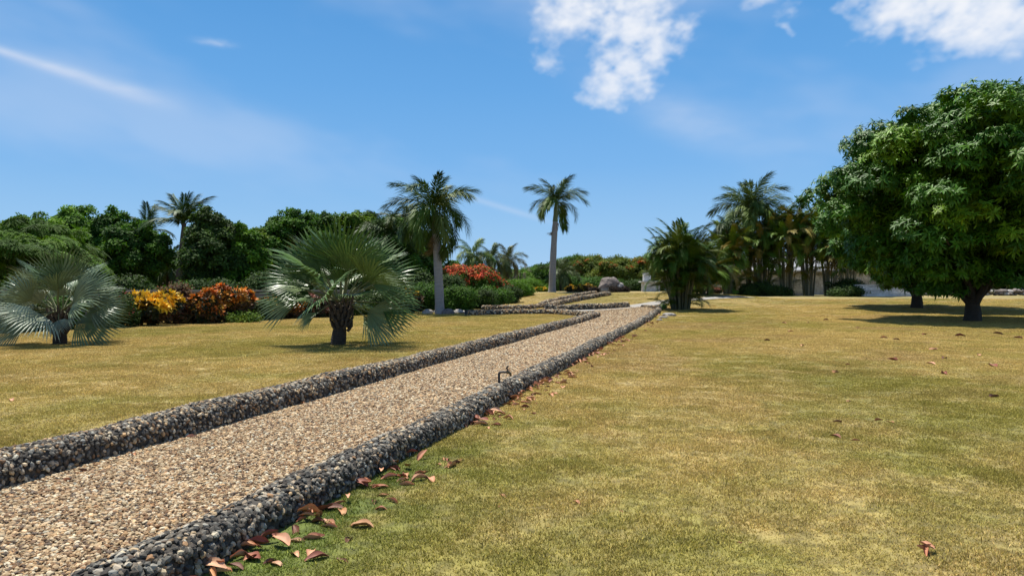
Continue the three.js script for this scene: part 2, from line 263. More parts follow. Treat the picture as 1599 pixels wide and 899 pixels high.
// ------------------------------------------------------------------ pebbled kerbs
const kerbStones = grey.map((c) => std(c, 0.8, { bumpMap: grainTex, bumpScale: 0.002 }));
function kerb(points, w, h, label, opts = {}) {
  const base = points[0].clone(), o = thing('pebbled_kerb', label, 'kerb', base, 'pebble faced kerbs edging the paths');
  const curve = new THREE.CatmullRomCurve3(points, false, 'catmullrom', 0.2), len = curve.getLength(), step = opts.step ?? 0.3, n = Math.max(4, Math.round(len / step)), P = curve.getSpacedPoints(n);
  const prof = []; const ph = 10; for (let k = 0; k <= ph; k++) { const a = Math.PI * (1 - k / ph), ex = 0.55; prof.push([Math.sign(Math.cos(a)) * Math.pow(Math.abs(Math.cos(a)), ex) * w / 2, Math.pow(Math.sin(a), ex) * h]); }
  const frame = (k) => { const t = V(0, 0, 0).subVectors(P[Math.min(n, k + 1)], P[Math.max(0, k - 1)]).setY(0).normalize(); return V(-t.z, 0, t.x); };
  const g = new Geo(), sunk = opts.sunk ?? 0.12; let last = null;
  for (let k = 0; k <= n; k++) {
    const s = frame(k), p = P[k], row = [], end = Math.min(k, n - k), taper = end === 0 ? 0.72 : 1, hk = h * (1 + 0.14 * (fbm(p.x * 1.1, p.z * 1.1, 2) - 0.5) * 2), wk = taper * (1 + 0.12 * (noise(p.x * 0.9 + 5, p.z * 0.9) - 0.5) * 2);
    row.push(g.v(p.x - s.x * w / 2 - base.x, p.y - sunk - base.y, p.z - s.z * w / 2 - base.z, [1, 1, 1], 0, k * step));
    prof.forEach(([q, y], j) => row.push(g.v(p.x + s.x * q * wk - base.x, p.y + y * hk / h - base.y, p.z + s.z * q * wk - base.z, [1, 1, 1], j * 0.06, k * step)));
    row.push(g.v(p.x + s.x * w / 2 - base.x, p.y - sunk - base.y, p.z + s.z * w / 2 - base.z, [1, 1, 1], 1, k * step));
    if (last) for (let j = 0; j < row.length - 1; j++) g.q(last[j], row[j], row[j + 1], last[j + 1]);
    if (end === 0) for (let j = 1; j < row.length - 1; j++) k === 0 ? g.t(row[0], row[j], row[j + 1]) : g.t(row[0], row[j + 1], row[j]);
    last = row;
  }
  mesh('mortar_core', g.build(), M.mortar, o);
  // stones set into the mortar
  const r = rngOf(opts.seed ?? 11), mats = STONES.map(() => []), cols = STONES.map(() => []); let singles = 0;
  const perimeter = w * 0.8 + 2 * h;
  for (let k = 0; k < n; k++) {
    const p0 = P[k], p1 = P[k + 1], d = -p0.z, size = d < 9 ? 0.03 : d < 18 ? 0.038 : d < 32 ? 0.052 : 0.08, cover = perimeter * step / (size * size) * 1.15;
    if (d < 2) continue;
    const s = frame(k), sn = frame(k + 1);
    for (let i = 0; i < cover; i++) {
      const t = r(), a = Math.PI * r(), ex = 0.55, hk = h * (1 + 0.14 * (fbm(lerp(p0.x, p1.x, t) * 1.1, lerp(p0.z, p1.z, t) * 1.1, 2) - 0.5) * 2), side = V(lerp(s.x, sn.x, t), 0, lerp(s.z, sn.z, t)).normalize();
      const onTop = r() < 0.45, yy = r(), sd = r() < 0.5 ? -1 : 1, cs = onTop ? Math.pow(yy, 1 / ex) : Math.sqrt(Math.max(0, 1 - Math.pow(yy, 2 / ex))), sn2 = onTop ? Math.sqrt(Math.max(0, 1 - cs * cs)) : Math.pow(yy, 1 / ex);
      const wob = 1 + 0.12 * (noise(lerp(p0.x, p1.x, t) * 0.9 + 5, lerp(p0.z, p1.z, t) * 0.9) - 0.5) * 2, q = sd * Math.pow(cs, ex) * w / 2 * wob, y = Math.pow(sn2, ex) * hk;
      const up = V(side.x * q / w * 2, y / h * 0.9, side.z * q / w * 2).add(V((r() - 0.5) * 0.7, (r() - 0.5) * 0.5, (r() - 0.5) * 0.7)).normalize(), sc = size * (0.65 + r() * 0.85), kk = Math.floor(r() * 4);
      const pos = V(lerp(p0.x, p1.x, t) + side.x * q - base.x, lerp(p0.y, p1.y, t) + y - base.y, lerp(p0.z, p1.z, t) + side.z * q - base.z), m = place(pos.addScaledVector(up, sc * 0.22), up, r() * 6.283, V(sc * 1.1, sc, sc));
      const c = pick(r, r() < (opts.tanShare ?? 0.18) ? tan : grey);
      if (d < 8 && singles < 240 && sc > size * 1.25) { singles++; mesh('stone', FINE[kk % 3], kerbStones[Math.floor(r() * kerbStones.length)], o).applyMatrix4(m); } else { mats[kk].push(m); cols[kk].push(vary(r, c, 0.5)); }
    }
  }
  STONES.forEach((g2, k) => copies('small_stones', g2, M.pebble, mats[k], cols[k], o));
  return o;
}
const ground = (x, d, up = 0) => V(x, H(x, -d) + up, -d);
{
  const l = [], rr = [];
  for (let d = 0; d <= 38.2; d += 2) l.push(ground(leftEdge(d) - 0.18 + Math.sin(d * 0.7) * 0.02, d)); l.push(ground(leftEdge(38.6) - 0.12, 38.6));
  for (let d = 1; d <= 48.5; d += 2) rr.push(ground(rightEdge(d) + 0.16 + Math.sin(d * 0.9) * 0.025, d)); rr.push(ground(10.75, 49));
  kerb(l, 0.37, 0.28, 'long tall pebbled kerb between the gravel path and the fan palm lawn', { seed: 3, tanShare: 0.3 });
  kerb(rr, 0.3, 0.2, 'long low pebbled kerb with fallen leaves heaped along it', { seed: 4, tanShare: 0.1 });
  kerb([spot(927, 496), spot(905, 493.5), spot(880, 491), spot(850, 490), spot(817, 490), spot(770, 491), spot(727, 492)], 0.4, 0.26, 'pebbled kerb turning off the path end along the side path', { seed: 6, tanShare: 0.5 });
  kerb([spot(752, 483.5), spot(790, 483), spot(820, 482.5), spot(843, 480.5)], 0.4, 0.24, 'short pebbled kerb at the foot of the grass mound', { seed: 7, tanShare: 0.5 });
  kerb([spot(843, 480), spot(858, 474), spot(884, 468), spot(912, 462.5), spot(930, 460)], 0.4, 0.3, 'upper pebbled kerb of the walkway climbing to the boulder', { seed: 8, tanShare: 0.5 });
  kerb([spot(853, 481.5), spot(872, 476), spot(900, 470), spot(930, 464.5), spot(951, 461)], 0.4, 0.3, 'lower pebbled kerb of the walkway climbing to the boulder', { seed: 9, tanShare: 0.5 });
  kerb([spot(852, 485.5), spot(885, 485), spot(920, 484), spot(950, 482.5), spot(979, 480)], 0.5, 0.36, 'thick dark pebbled kerb below the sloping grass beside the concrete walk', { seed: 10, tanShare: 0.35 });
  kerb([spot(1002, 480), spot(1020, 480.5), spot(1038, 481)], 0.4, 0.14, 'short low kerb closing the far end of the gravel', { seed: 12, tanShare: 0.5 });
}
// concrete walks
function walk(points, w, name, label) {
  const P = bend(points, points.length * 8), g = new Geo(); let last = null;
  P.forEach((p, k) => { const t = V(0, 0, 0).subVectors(P[Math.min(P.length - 1, k + 1)], P[Math.max(0, k - 1)]).setY(0).normalize(), row = []; for (let j = 0; j <= 4; j++) { const q = (j / 4 - 0.5) * w, x = p.x - t.z * q, z = p.z + t.x * q; row.push(g.v(x, H(x, z) + 0.05, z, [1, 1, 1], q, k * 0.5)); } if (last) for (let j = 0; j < 4; j++) g.q(last[j], last[j + 1], row[j + 1], row[j]); last = row; });
  tag(mesh(name, g.build(), M.concrete), label, 'walk', null, 'structure');
}
walk([spot(846, 486.5), spot(905, 485.6), spot(960, 482), spot(1002, 477.5), spot(1030, 473), spot(1062, 469), spot(1110, 466), spot(1170, 464)], 1.5, 'concrete_walk', 'pale concrete walk curving from the gravel path to the house');
walk([spot(846, 487), spot(800, 487), spot(750, 487.6), spot(712, 487.6), spot(690, 485)], 2.2, 'side_walk', 'pale earth side walk between kerbs at the foot of the mound');

// ------------------------------------------------------------------ leaf sprays used by the crowns
function leafStrip(g, o, dir, up, len, wid, droop, c, segs = 2, fold = 0.25) {
  const side = V(0, 0, 0).crossVectors(dir, up).normalize(); let pl = g.v(o.x, o.y, o.z, c), pr = pl, pm = pl;
  for (let k = 1; k <= segs; k++) {
    const t = k / segs, w = wid * Math.sin(Math.PI * Math.min(0.98, 0.12 + t * 0.86)) * 0.5, p = o.clone().addScaledVector(dir, len * t).addScaledVector(UPV, -droop * t * t);
    if (k === segs) { const e = g.v(p.x, p.y, p.z, c); if (pl === pr) g.t(pl, e, pm); else { g.t(pl, e, pm); g.t(pm, e, pr); } break; }
    const a = g.v(p.x - side.x * w, p.y - side.y * w + w * fold, p.z - side.z * w, c), m = g.v(p.x, p.y, p.z, c), b = g.v(p.x + side.x * w, p.y + side.y * w + w * fold, p.z + side.z * w, c);
    if (k === 1) { g.t(pl, a, m); g.t(pl, m, b); } else { g.q(pl, a, m, pm); g.q(pm, m, b, pr); }
    pl = a; pm = m; pr = b;
  }
}
function rosette(seed, n, len, wid, droop, lo, hi) {
  const r = rngOf(seed), g = new Geo();
  for (let i = 0; i < n; i++) { const a = i * 2.4 + r() * 0.5, e = lerp(lo, hi, r()), dir = V(Math.cos(a) * Math.cos(e), Math.sin(e), Math.sin(a) * Math.cos(e)), f = 0.8 + r() * 0.45, l = len * (0.7 + r() * 0.5); leafStrip(g, V(0, (r() - 0.5) * 0.06, 0), dir, UPV, l, wid * (0.8 + r() * 0.4), droop * (0.5 + r()), [f * (0.95 + r() * 0.1), f, f], 3); }
  return g.build();
}
function twig(seed, n, spread, len, wid) {                           // loose leaves round a short branchlet
  const r = rngOf(seed), g = new Geo();
  for (let i = 0; i < n; i++) { const a = r() * 6.283, e = (r() - 0.35) * 1.6, dir = V(Math.cos(a) * Math.cos(e), Math.sin(e), Math.sin(a) * Math.cos(e)), o = V((r() - 0.5) * spread, (r() - 0.5) * spread * 0.7, (r() - 0.5) * spread), f = 0.75 + r() * 0.5; leafStrip(g, o, dir, Math.abs(dir.y) > 0.9 ? V(1, 0, 0) : UPV, len * (0.7 + r() * 0.6), wid * (0.8 + r() * 0.5), len * 0.25 * r(), [f, f, f * 0.9], 2); }
  return g.build();
}
function feather(seed) {                                             // flat pinnate branchlet with fine leaflets
  const r = rngOf(seed), g = new Geo();
  for (let b = 0; b < 6; b++) { const a = b * 1.05 + r() * 0.5, dir = V(Math.cos(a), 0.12 - r() * 0.2, Math.sin(a)).normalize(), side = V(-dir.z, 0, dir.x); for (let k = 1; k < 9; k++) for (const s of [-1, 1]) { const f = 0.75 + r() * 0.5, o = dir.clone().multiplyScalar(k * 0.055); o.y -= k * k * 0.0016; leafStrip(g, o, side.clone().multiplyScalar(s).addScaledVector(dir, 0.4).normalize(), UPV, 0.1, 0.05, 0.02, [f, f, f], 2); } }
  return g.build();
}
const SPRAY = {
  mango: [1, 2, 3].map((k) => rosette(k * 7, 13, 0.34, 0.085, 0.11, -0.5, 0.75)),
  broad: [1, 2, 3].map((k) => twig(k * 13, 14, 0.42, 0.2, 0.12)),
  fine: [1, 2, 3].map((k) => twig(k * 17, 20, 0.4, 0.11, 0.06)),
  feather: [1, 2].map((k) => feather(k * 19)),
  croton: [1, 2].map((k) => rosette(k * 23, 13, 0.26, 0.085, 0.05, 0.15, 1.2)),
  flower: [1, 2].map((k) => twig(k * 29, 12, 0.22, 0.085, 0.085)),
};
function fillCrown(parent, name, kind, mat, list, cols) { const sets = SPRAY[kind], mm = sets.map(() => []), cc = sets.map(() => []); list.forEach((m, i) => { mm[i % sets.length].push(m); cc[i % sets.length].push(cols[i]); }); sets.forEach((s, k) => { if (mm[k].length) copies(name, s, mat, mm[k], cc[k], parent); }); }

// ------------------------------------------------------------------ broad-leaved trees
function tree(o) {
  const { pos, height, rx, rz = rx, base, trunkR, seed, kind = 'broad', mat = M.leafSoft, palette, clumps = 40, sprays = 60, size = 1, clumpR = 0.3, flat = 0.7, squash = 1, lean = 0, bark = M.bark, forks = 5, inner = 0.25, skirt = 0 } = o;
  const r = rngOf(seed), root = thing(o.name, o.label, o.category ?? 'tree', pos, o.group), cy = (height + base) / 2, ry = (height - base) / 2, centres = [];
  for (let i = 0; i < clumps; i++) {
    const y = 1 - 2 * ((i + 0.5) / clumps), a = i * 2.39996 + r() * 0.7, q = Math.sqrt(Math.max(0, 1 - y * y)), k = (0.62 + 0.36 * Math.sqrt(r())) * ((o.even ?? 0.58) + (o.uneven ?? 0.8) * noise(a * 1.1 + seed, y * 2.6 + 4)), low = y < 0 ? lerp(1, 1 - 0.25 * (1 - skirt), -y) : 1, yy = y < 0 ? y * (0.85 + 0.15 * skirt) : Math.pow(y, squash);
    centres.push([V(Math.cos(a) * q * rx * k * low + lean * (yy + 1) * 0.5, cy + yy * ry * (0.72 + 0.25 * r()), Math.sin(a) * q * rz * k * low), rx * clumpR * (0.65 + r() * 0.7), pick(r, palette)]);
  }
  for (let i = 0; i < (o.shoots ?? 0); i++) { const a = r() * 6.283, q = Math.sqrt(r()) * 0.85; centres.push([V(Math.cos(a) * q * rx, cy + ry * (Math.sqrt(1 - q * q) * 0.95 + 0.02 + r() * 0.16), Math.sin(a) * q * rz), rx * clumpR * (0.35 + r() * 0.4), pick(r, palette)]); }
  const g = new Geo(), fork = V(0, base * 0.75 + 0.2, 0), top = V(lean * 0.4, lerp(base, height, 0.55), 0);
  g.tube(bend([V(0, -0.3, 0), V(0.03, base * 0.35, 0.02), fork, V(lean * 0.2, lerp(base, height, 0.3), 0.1), top], 9), (t) => trunkR * lerp(1.15, 0.3, t), 9);
  for (let k = 0; k < forks; k++) { const [c] = centres[Math.floor((k + 0.5) / forks * clumps * 0.8 + clumps * 0.1)], s = V(0, fork.y * (0.32 + 0.7 * (k / forks)), 0); g.tube(bend([s, V(c.x * 0.4, lerp(s.y, c.y, 0.5) + 0.1, c.z * 0.4), c], 6), (t) => trunkR * lerp(0.55, 0.08, t), 6); }
  mesh('trunk', g.build(), bark, root);
  const list = [], cols = [];
  for (const [c, rc, hue] of centres) {
    const n = Math.round(sprays * (rc / (rx * clumpR)) ** 2);
    for (let i = 0; i < n; i++) {
      const a = r() * 6.283, y = r() * 1.55 - 0.55, q = Math.sqrt(Math.max(0.02, 1 - y * y)), dir = V(Math.cos(a) * q, y, Math.sin(a) * q), k = rc * (0.55 + 0.5 * Math.sqrt(r()));
      const p = V(c.x + dir.x * k, c.y + dir.y * k * flat, c.z + dir.z * k); if (p.y < 0.25) continue;
      const up = dir.clone().addScaledVector(UPV, 0.9).add(V((r() - 0.5) * 0.6, 0, (r() - 0.5) * 0.6)).normalize();
      list.push(place(p, up, r() * 6.283, size * (0.75 + r() * 0.5))); cols.push(vary(r, hue, 0.45));
    }
  }
  const fill = list.length * inner;
  for (let i = 0; i < fill; i++) { const a = r() * 6.283, y = r() * 1.7 - 0.8, q = Math.sqrt(Math.max(0, 1 - y * y)), k = Math.cbrt(r()) * 0.72, p = V(Math.cos(a) * q * rx * k, cy + y * ry * 0.72, Math.sin(a) * q * rz * k); if (p.y < base * 0.8) continue; list.push(place(p, V((r() - 0.5), 0.7, (r() - 0.5)).normalize(), r() * 6.283, size * (1 + r() * 0.4))); cols.push(vary(r, pick(r, palette), 0.4)); }
  fillCrown(root, 'crown', kind, mat, list, cols);
  if (o.blossom) {
    const bl = [], bc = [];
    for (const [c, rc] of centres) { if (c.y < cy + (o.blossom.low ?? 0) * ry || r() > o.blossom.share) continue; for (let i = 0; i < o.blossom.count; i++) { const a = r() * 6.283, y = r() * 0.9 + 0.05, q = Math.sqrt(1 - y * y * 0.98); bl.push(place(V(c.x + Math.cos(a) * q * rc, c.y + y * rc * flat * 1.08, c.z + Math.sin(a) * q * rc), UPV, r() * 6.283, (o.blossom.size ?? 1) * (0.8 + r() * 0.6))); bc.push(vary(r, pick(r, o.blossom.palette), 0.35)); } }
    fillCrown(root, 'blossom', 'flower', M.petal, bl, bc);
  }
  return root;
}
const mangoGreens = [[0.06, 0.155, 0.006], [0.09, 0.2, 0.008], [0.048, 0.13, 0.006], [0.14, 0.26, 0.01]];
for (const [p, rx, hgt, seed, label, lean] of [[spot(1519, 501), 6.7, 11.7, 21, 'rounded dense mango tree with drooping skirt, standing before the other mango tree', 0.3], [spot(1432, 481), 5.9, 10.2, 22, 'mango tree with forked trunk and low spreading crown behind the larger mango', -0.4]])
  tree({ name: 'mango_tree', label, pos: p, group: 'dense mango trees on the lawn', height: hgt, rx, base: 1.3, trunkR: 0.4, seed, kind: 'mango', mat: M.leafGloss, palette: mangoGreens, clumps: 165, sprays: 66, size: 0.95, clumpR: 0.175, flat: 0.55, lean, bark: M.darkBark, forks: 6, inner: 0.3, skirt: 1, squash: 0.9, even: 0.72, uneven: 0.5 });

// ------------------------------------------------------------------ feather palms
function frondGeo(seed, L, bendBy, n, leaflet, opts = {}) {
  const r = rngOf(seed), g = new Geo(), pts = [], dirs = [], p = V(0, 0, 0), steps = 14; const { plume = 0.3, hang = 0.35, wid = 0.05, from = 0.12, tint = [1, 1, 1], rachis = [0.9, 1, 0.6] } = opts;
  for (let k = 0; k <= steps; k++) { const t = k / steps, a = -bendBy * Math.pow(t, 1.35); pts.push(p.clone()); dirs.push(V(Math.cos(a), Math.sin(a), 0)); p.addScaledVector(dirs[k], L / steps); }
  g.tube(pts, (t) => lerp(0.035, 0.006, t) * L / 3, 4, rachis);
  for (let i = 0; i < n; i++) for (const s of [-1, 1]) {
    const t = from + (1 - from) * (i + 0.5 * (s > 0) + r() * 0.3) / n; if (t > 1) continue;
    const f = t * steps, k = Math.min(steps - 1, Math.floor(f)), o = pts[k].clone().lerp(pts[k + 1], f - k), d = dirs[k], upv = V(-d.y, d.x, 0), out = lerp(1.15, 0.45, t) + (r() - 0.5) * 0.15, roll = (r() - 0.5) * 2 * plume;
    const dir = d.clone().multiplyScalar(Math.cos(out)).add(V(0, 0, s * Math.sin(out) * Math.cos(roll))).addScaledVector(upv, Math.sin(out) * Math.sin(roll) + 0.12).normalize(), len = leaflet * (0.45 + 0.75 * Math.sin(Math.PI * Math.min(1, 0.12 + t * 0.8))) * (0.85 + r() * 0.3), c0 = 0.8 + r() * 0.45, c = tint.map((q) => q * c0);
    leafStrip(g, o, dir, upv, len, wid, hang * len * (0.6 + r() * 0.8), c, 3, 0.5);
  }
  return g.build();
}
const FROND = {
  royal: [0.9, 1.4, 1.9, 2.1].map((b, k) => frondGeo(40 + k, 3.5, b, 92, 0.72, { plume: 1.15, hang: 0.6, wid: 0.062 })),
  coco: [0.5, 0.9, 1.4].map((b, k) => frondGeo(60 + k, 3.6, b, 70, 0.8, { plume: 0.2, hang: 0.7, wid: 0.06 })),
  areca: [0.7, 1.15, 1.7].map((b, k) => frondGeo(80 + k, 2.2, b * 1.15, 46, 0.5, { plume: 0.35, hang: 0.4, wid: 0.042, from: 0.2, rachis: [1.6, 1.35, 0.5] })),
};
const tints = {};
function frondMat(c) { const k = c.join(); return tints[k] ??= leafy(0.5, 0.2, { color: col(...c) }); }
function setFrond(parent, geo, mat, origin, azimuth, pitch, roll, scale) {
  const f = mesh('frond', geo, mat, parent); f.position.copy(origin); f.rotation.set(0, -azimuth, 0); f.quaternion.setFromEuler(new THREE.Euler(roll, -azimuth, pitch, 'YZX')); f.scale.setScalar(scale); return f;
}
function palm(o) {
  const { pos, height, seed, fronds = 17, kind = 'royal', r0 = 0.28, r1 = 0.17, lean = [0, 0], bark = M.royalBark, shaft = 1.2, size = 1, hi = 80, lo = -35, greens, wind = 0, windAz = 0, bulge = 0 } = o;
  const r = rngOf(seed), root = thing(o.name, o.label, 'palm tree', pos, o.group), g = new Geo(), top = V(lean[0], height, lean[1]), neck = V(lean[0] * (1 - shaft / height), height - shaft, lean[1] * (1 - shaft / height));
  const P = bend([V(0, -0.3, 0), V(lean[0] * 0.22, height * 0.3, lean[1] * 0.2), V(lean[0] * 0.62, height * 0.66, lean[1] * 0.6), shaft ? neck : top], 22);
  g.tube(P, (t) => lerp(r0, r1, t) * (1 + (t < 0.06 ? 0.35 * (1 - t / 0.06) : 0) + bulge * Math.exp(-(((t - 0.4) / 0.25) ** 2)) + 0.035 * Math.sin(t * 170)), 12);
  mesh('trunk', g.build(), bark, root);
  if (shaft) { const s = new Geo(); s.tube([neck, neck.clone().lerp(top, 0.3), neck.clone().lerp(top, 0.75), top], (t) => r1 * lerp(1.12, 0.5, t), 9); mesh('crownshaft', s.build(), M.shaft, root); }
  for (let i = 0; i < fronds; i++) {
    const t = (i + 0.3) / fronds; let az = i * 2.39996 + r() * 0.5, pitch = R(lerp(hi, lo, Math.pow(t, 0.9)) + (r() - 0.5) * 14);
    if (wind) { const dx = Math.cos(az) + wind * Math.cos(windAz), dz = Math.sin(az) + wind * Math.sin(windAz); az = Math.atan2(dz, dx); }
    const set = FROND[kind], gsel = set[Math.min(set.length - 1, Math.floor(t * set.length * 0.99 + (r() - 0.5) * 0.6 + 0.001) < 0 ? 0 : Math.floor(clamp(t + (r() - 0.5) * 0.2, 0, 0.99) * set.length))];
    setFrond(root, gsel, frondMat(pick(r, greens)), top.clone().addScaledVector(UPV, -0.12 * t), az, pitch, (r() - 0.5) * 0.6, size * (0.85 + r() * 0.25) * (t < 0.12 ? 0.75 : 1));
  }
  if (o.spear) { const s = new Geo(); s.tube([top, top.clone().add(V(0.03, 0.9, 0)), top.clone().add(V(0.02, o.spear, 0.04))], [0.05, 0.035, 0.008], 6, [1, 1.1, 0.7]); mesh('spear_leaf', s.build(), frondMat([0.1, 0.17, 0.04]), root); }
  for (let k = 0; k < (o.dead ?? 0); k++) { const f = setFrond(root, FROND[kind].at(-1), frondMat([0.2, 0.15, 0.08]), top.clone().addScaledVector(UPV, -shaft * 0.9), r() * 6.283, R(-72), 0, size * 0.55); f.name = 'dead_frond'; f.userData.label = 'brown dead frond hanging down'; }
  return root;
}
const royalGreens = [[0.06, 0.115, 0.014], [0.08, 0.14, 0.018], [0.04, 0.08, 0.01], [0.1, 0.14, 0.028]], cocoGreens = [[0.04, 0.08, 0.013], [0.05, 0.095, 0.016], [0.035, 0.065, 0.012]];
palm({ name: 'royal_palm', label: 'royal palm with pale trunk rising beside the flowering red hedge', group: 'royal palms', pos: spot(687, 490), height: 6.4, seed: 31, fronds: 22, lean: [-0.35, 0], r0: 0.3, r1: 0.2, shaft: 1.5, greens: royalGreens, size: 0.92, hi: 84, lo: -34, dead: 3 });
palm({ name: 'royal_palm', label: 'tall slim royal palm standing alone on the grass mound', group: 'royal palms', pos: at(862, 68), height: 8.8, seed: 33, fronds: 16, lean: [0.4, 0], r0: 0.36, r1: 0.24, shaft: 1.9, greens: royalGreens, size: 0.95, hi: 80, lo: 0, spear: 1.9, dead: 2 });
palm({ name: 'royal_palm', label: 'largest feathery royal palm rising above the areca clumps', group: 'royal palms', pos: at(1169, 80), height: 9.8, seed: 35, fronds: 24, lean: [0.3, 0], r0: 0.32, r1: 0.25, shaft: 1.4, bark: M.darkBark, greens: [[0.09, 0.14, 0.025], [0.12, 0.17, 0.035], [0.06, 0.105, 0.016]], size: 1.5, hi: 86, lo: -8, spear: 3 });
palm({ name: 'small_palm', label: 'slender small palm leaning left beside the largest royal palm', pos: at(1150, 76), height: 7.6, seed: 36, fronds: 12, lean: [-1.1, 0], r0: 0.12, r1: 0.1, shaft: 0.6, bark: M.darkBark, greens: cocoGreens, size: 0.72, hi: 70, lo: -20 });
palm({ name: 'coconut_palm', label: 'coconut palm with bare leaning dark trunk and windswept crown', group: 'coconut palms behind the wall', pos: at(275, 50), height: 6.2, seed: 41, fronds: 15, kind: 'coco', lean: [0.55, 0], r0: 0.24, r1: 0.15, shaft: 0, bark: M.cocoBark, greens: cocoGreens, size: 0.74, hi: 90, lo: 28, wind: 0.15, windAz: 0.4 });
palm({ name: 'coconut_palm', label: 'coconut palm with upright fronds poking out above the leafy tree', group: 'coconut palms behind the wall', pos: at(222, 54), height: 5.9, seed: 42, fronds: 11, kind: 'coco', lean: [0.4, 0], r0: 0.24, r1: 0.16, shaft: 0, bark: M.cocoBark, greens: cocoGreens, size: 0.66, hi: 88, lo: 30, wind: 0.2, windAz: Math.PI });
palm({ name: 'coconut_palm', label: 'coconut palm half hidden behind the dark columnar tree', group: 'coconut palms behind the wall', pos: at(338, 56), height: 5.3, seed: 43, fronds: 11, kind: 'coco', lean: [0.1, 0], r0: 0.22, r1: 0.15, shaft: 0, bark: M.cocoBark, greens: cocoGreens, size: 0.6, hi: 85, lo: 15 });
for (const [px, d, hgt, seed, size, label] of [[738, 62, 4.2, 44, 0.66, 'bright green small palm nearest the pale royal palm trunk above red blossom'], [768, 66, 3.9, 45, 0.66, 'middle one of three small palms above the red blossom'], [793, 70, 3.7, 46, 0.68, 'olive small palm of three at the end of the red blossom hedge'], [548, 60, 6.0, 47, 0.75, 'yellow green palm rising behind the large fan palm'], [606, 52, 5.6, 48, 0.85, 'dark full palm crowding the royal palm on its fan palm side'], [632, 55, 6.3, 49, 0.8, 'tall bushy palm close behind the royal palm crown'], [262, 57, 3.4, 50, 0.7, 'short palm beside the leaning coconut trunk'], [876, 80, 2.2, 51, 0.8, 'short dark palm behind the palm on the mound']])
  palm({ name: 'small_palm', label, pos: at(px, d), height: hgt, seed, fronds: 16, r0: 0.17, r1: 0.12, shaft: 0.6, bark: M.darkBark, greens: px === 738 || px === 548 ? [[0.12, 0.2, 0.03], [0.14, 0.2, 0.04]] : px === 793 ? [[0.16, 0.16, 0.06], [0.1, 0.13, 0.04]] : [[0.06, 0.1, 0.025], [0.09, 0.125, 0.04]], size, hi: 80, lo: -40, group: 'small feather palms among the trees' });

// ------------------------------------------------------------------ areca clumps
function areca(o) {
  const { pos, height, spread, stems, seed, per = 6, greens, bark = M.darkCane, low = 0, size = 1 } = o, r = rngOf(seed), root = thing('areca_palm_clump', o.label, 'palm clump', pos, 'clumping areca palms');
  for (let s = 0; s < stems; s++) {
    const a = s * 2.39996 + r(), q = Math.sqrt((s + 0.5) / stems), h = height * (s % 3 === 0 ? 0.72 : 1) * lerp(0.86, 0.5 + 0.25 * r(), q) , foot = V(Math.cos(a) * spread * 0.32 * q, -0.1, Math.sin(a) * spread * 0.32 * q), tip = V(Math.cos(a) * spread * 0.78 * q, h * 0.8, Math.sin(a) * spread * 0.78 * q);
    const g = new Geo(), rr = 0.045 + r() * 0.02; g.tube(bend([foot, V(lerp(foot.x, tip.x, 0.35), h * 0.4, lerp(foot.z, tip.z, 0.35)), tip], 8), (t) => rr * lerp(1.25, 0.7, t), 6); mesh('cane', g.build(), bark, root);
    for (let i = 0; i < per; i++) { const t = (i + 0.4) / per, az = i * 2.39996 + r() + a; setFrond(root, FROND.areca[Math.min(2, Math.floor(t * 3))], frondMat(pick(r, greens)), tip.clone().addScaledVector(UPV, -0.1 * t), lerp(az, a, r() * 0.35), R(lerp(80, -8, t) + (r() - 0.5) * 18), (r() - 0.5) * 0.7, size * (0.8 + r() * 0.35)); }
  }
  for (let i = 0; i < low; i++) { const a = r() * 6.283, q = r() * spread * 0.35; setFrond(root, FROND.areca[Math.floor(r() * 3)], frondMat(pick(r, greens)), V(Math.cos(a) * q, 0.1 + r() * height * 0.45, Math.sin(a) * q), a + (r() - 0.5), R(15 + r() * 60), (r() - 0.5), size * (0.7 + r() * 0.4)); }
  return root;
}
const arecaGreens = [[0.05, 0.11, 0.01], [0.07, 0.14, 0.012], [0.04, 0.085, 0.009], [0.11, 0.15, 0.016]], arecaYellow = [[0.1, 0.17, 0.014], [0.17, 0.22, 0.02], [0.065, 0.12, 0.01], [0.25, 0.2, 0.04]];
areca({ pos: spot(1063, 483), height: 6.9, spread: 1.9, stems: 36, seed: 51, per: 6, low: 80, size: 0.84, greens: arecaGreens, label: 'bushy areca palm clump standing at the far end of the gravel path' });
[[1098, 62, 4.4, 1.6, 12, 'shorter areca palm clump tucked behind the one at the gravel path end'], [1140, 76, 9.6, 2.0, 20, 'areca palm clump at the white pillar end of the row'], [1190, 78, 11.6, 2.2, 24, 'areca palm clump under the largest royal palm'], [1228, 77, 13.4, 2.0, 24, 'tall areca palm clump with yellow fronds before the white garden wall'], [1264, 78, 13.2, 2.0, 24, 'areca palm clump with straight bare canes before the bungalow window'], [1298, 77, 12.8, 2.0, 24, 'areca palm clump with bare canes before the white door'], [1326, 74, 11, 1.8, 18, 'last areca palm clump of the row, beside the mango crown']].forEach(([px, d, height, spread, stems, label], i) =>
  areca({ pos: at(px, d), height, spread, stems, seed: 60 + i, per: 6, low: i < 3 ? 34 : 14, greens: arecaYellow, bark: i > 2 ? M.cane : M.darkCane, label, size: 1.15 }));

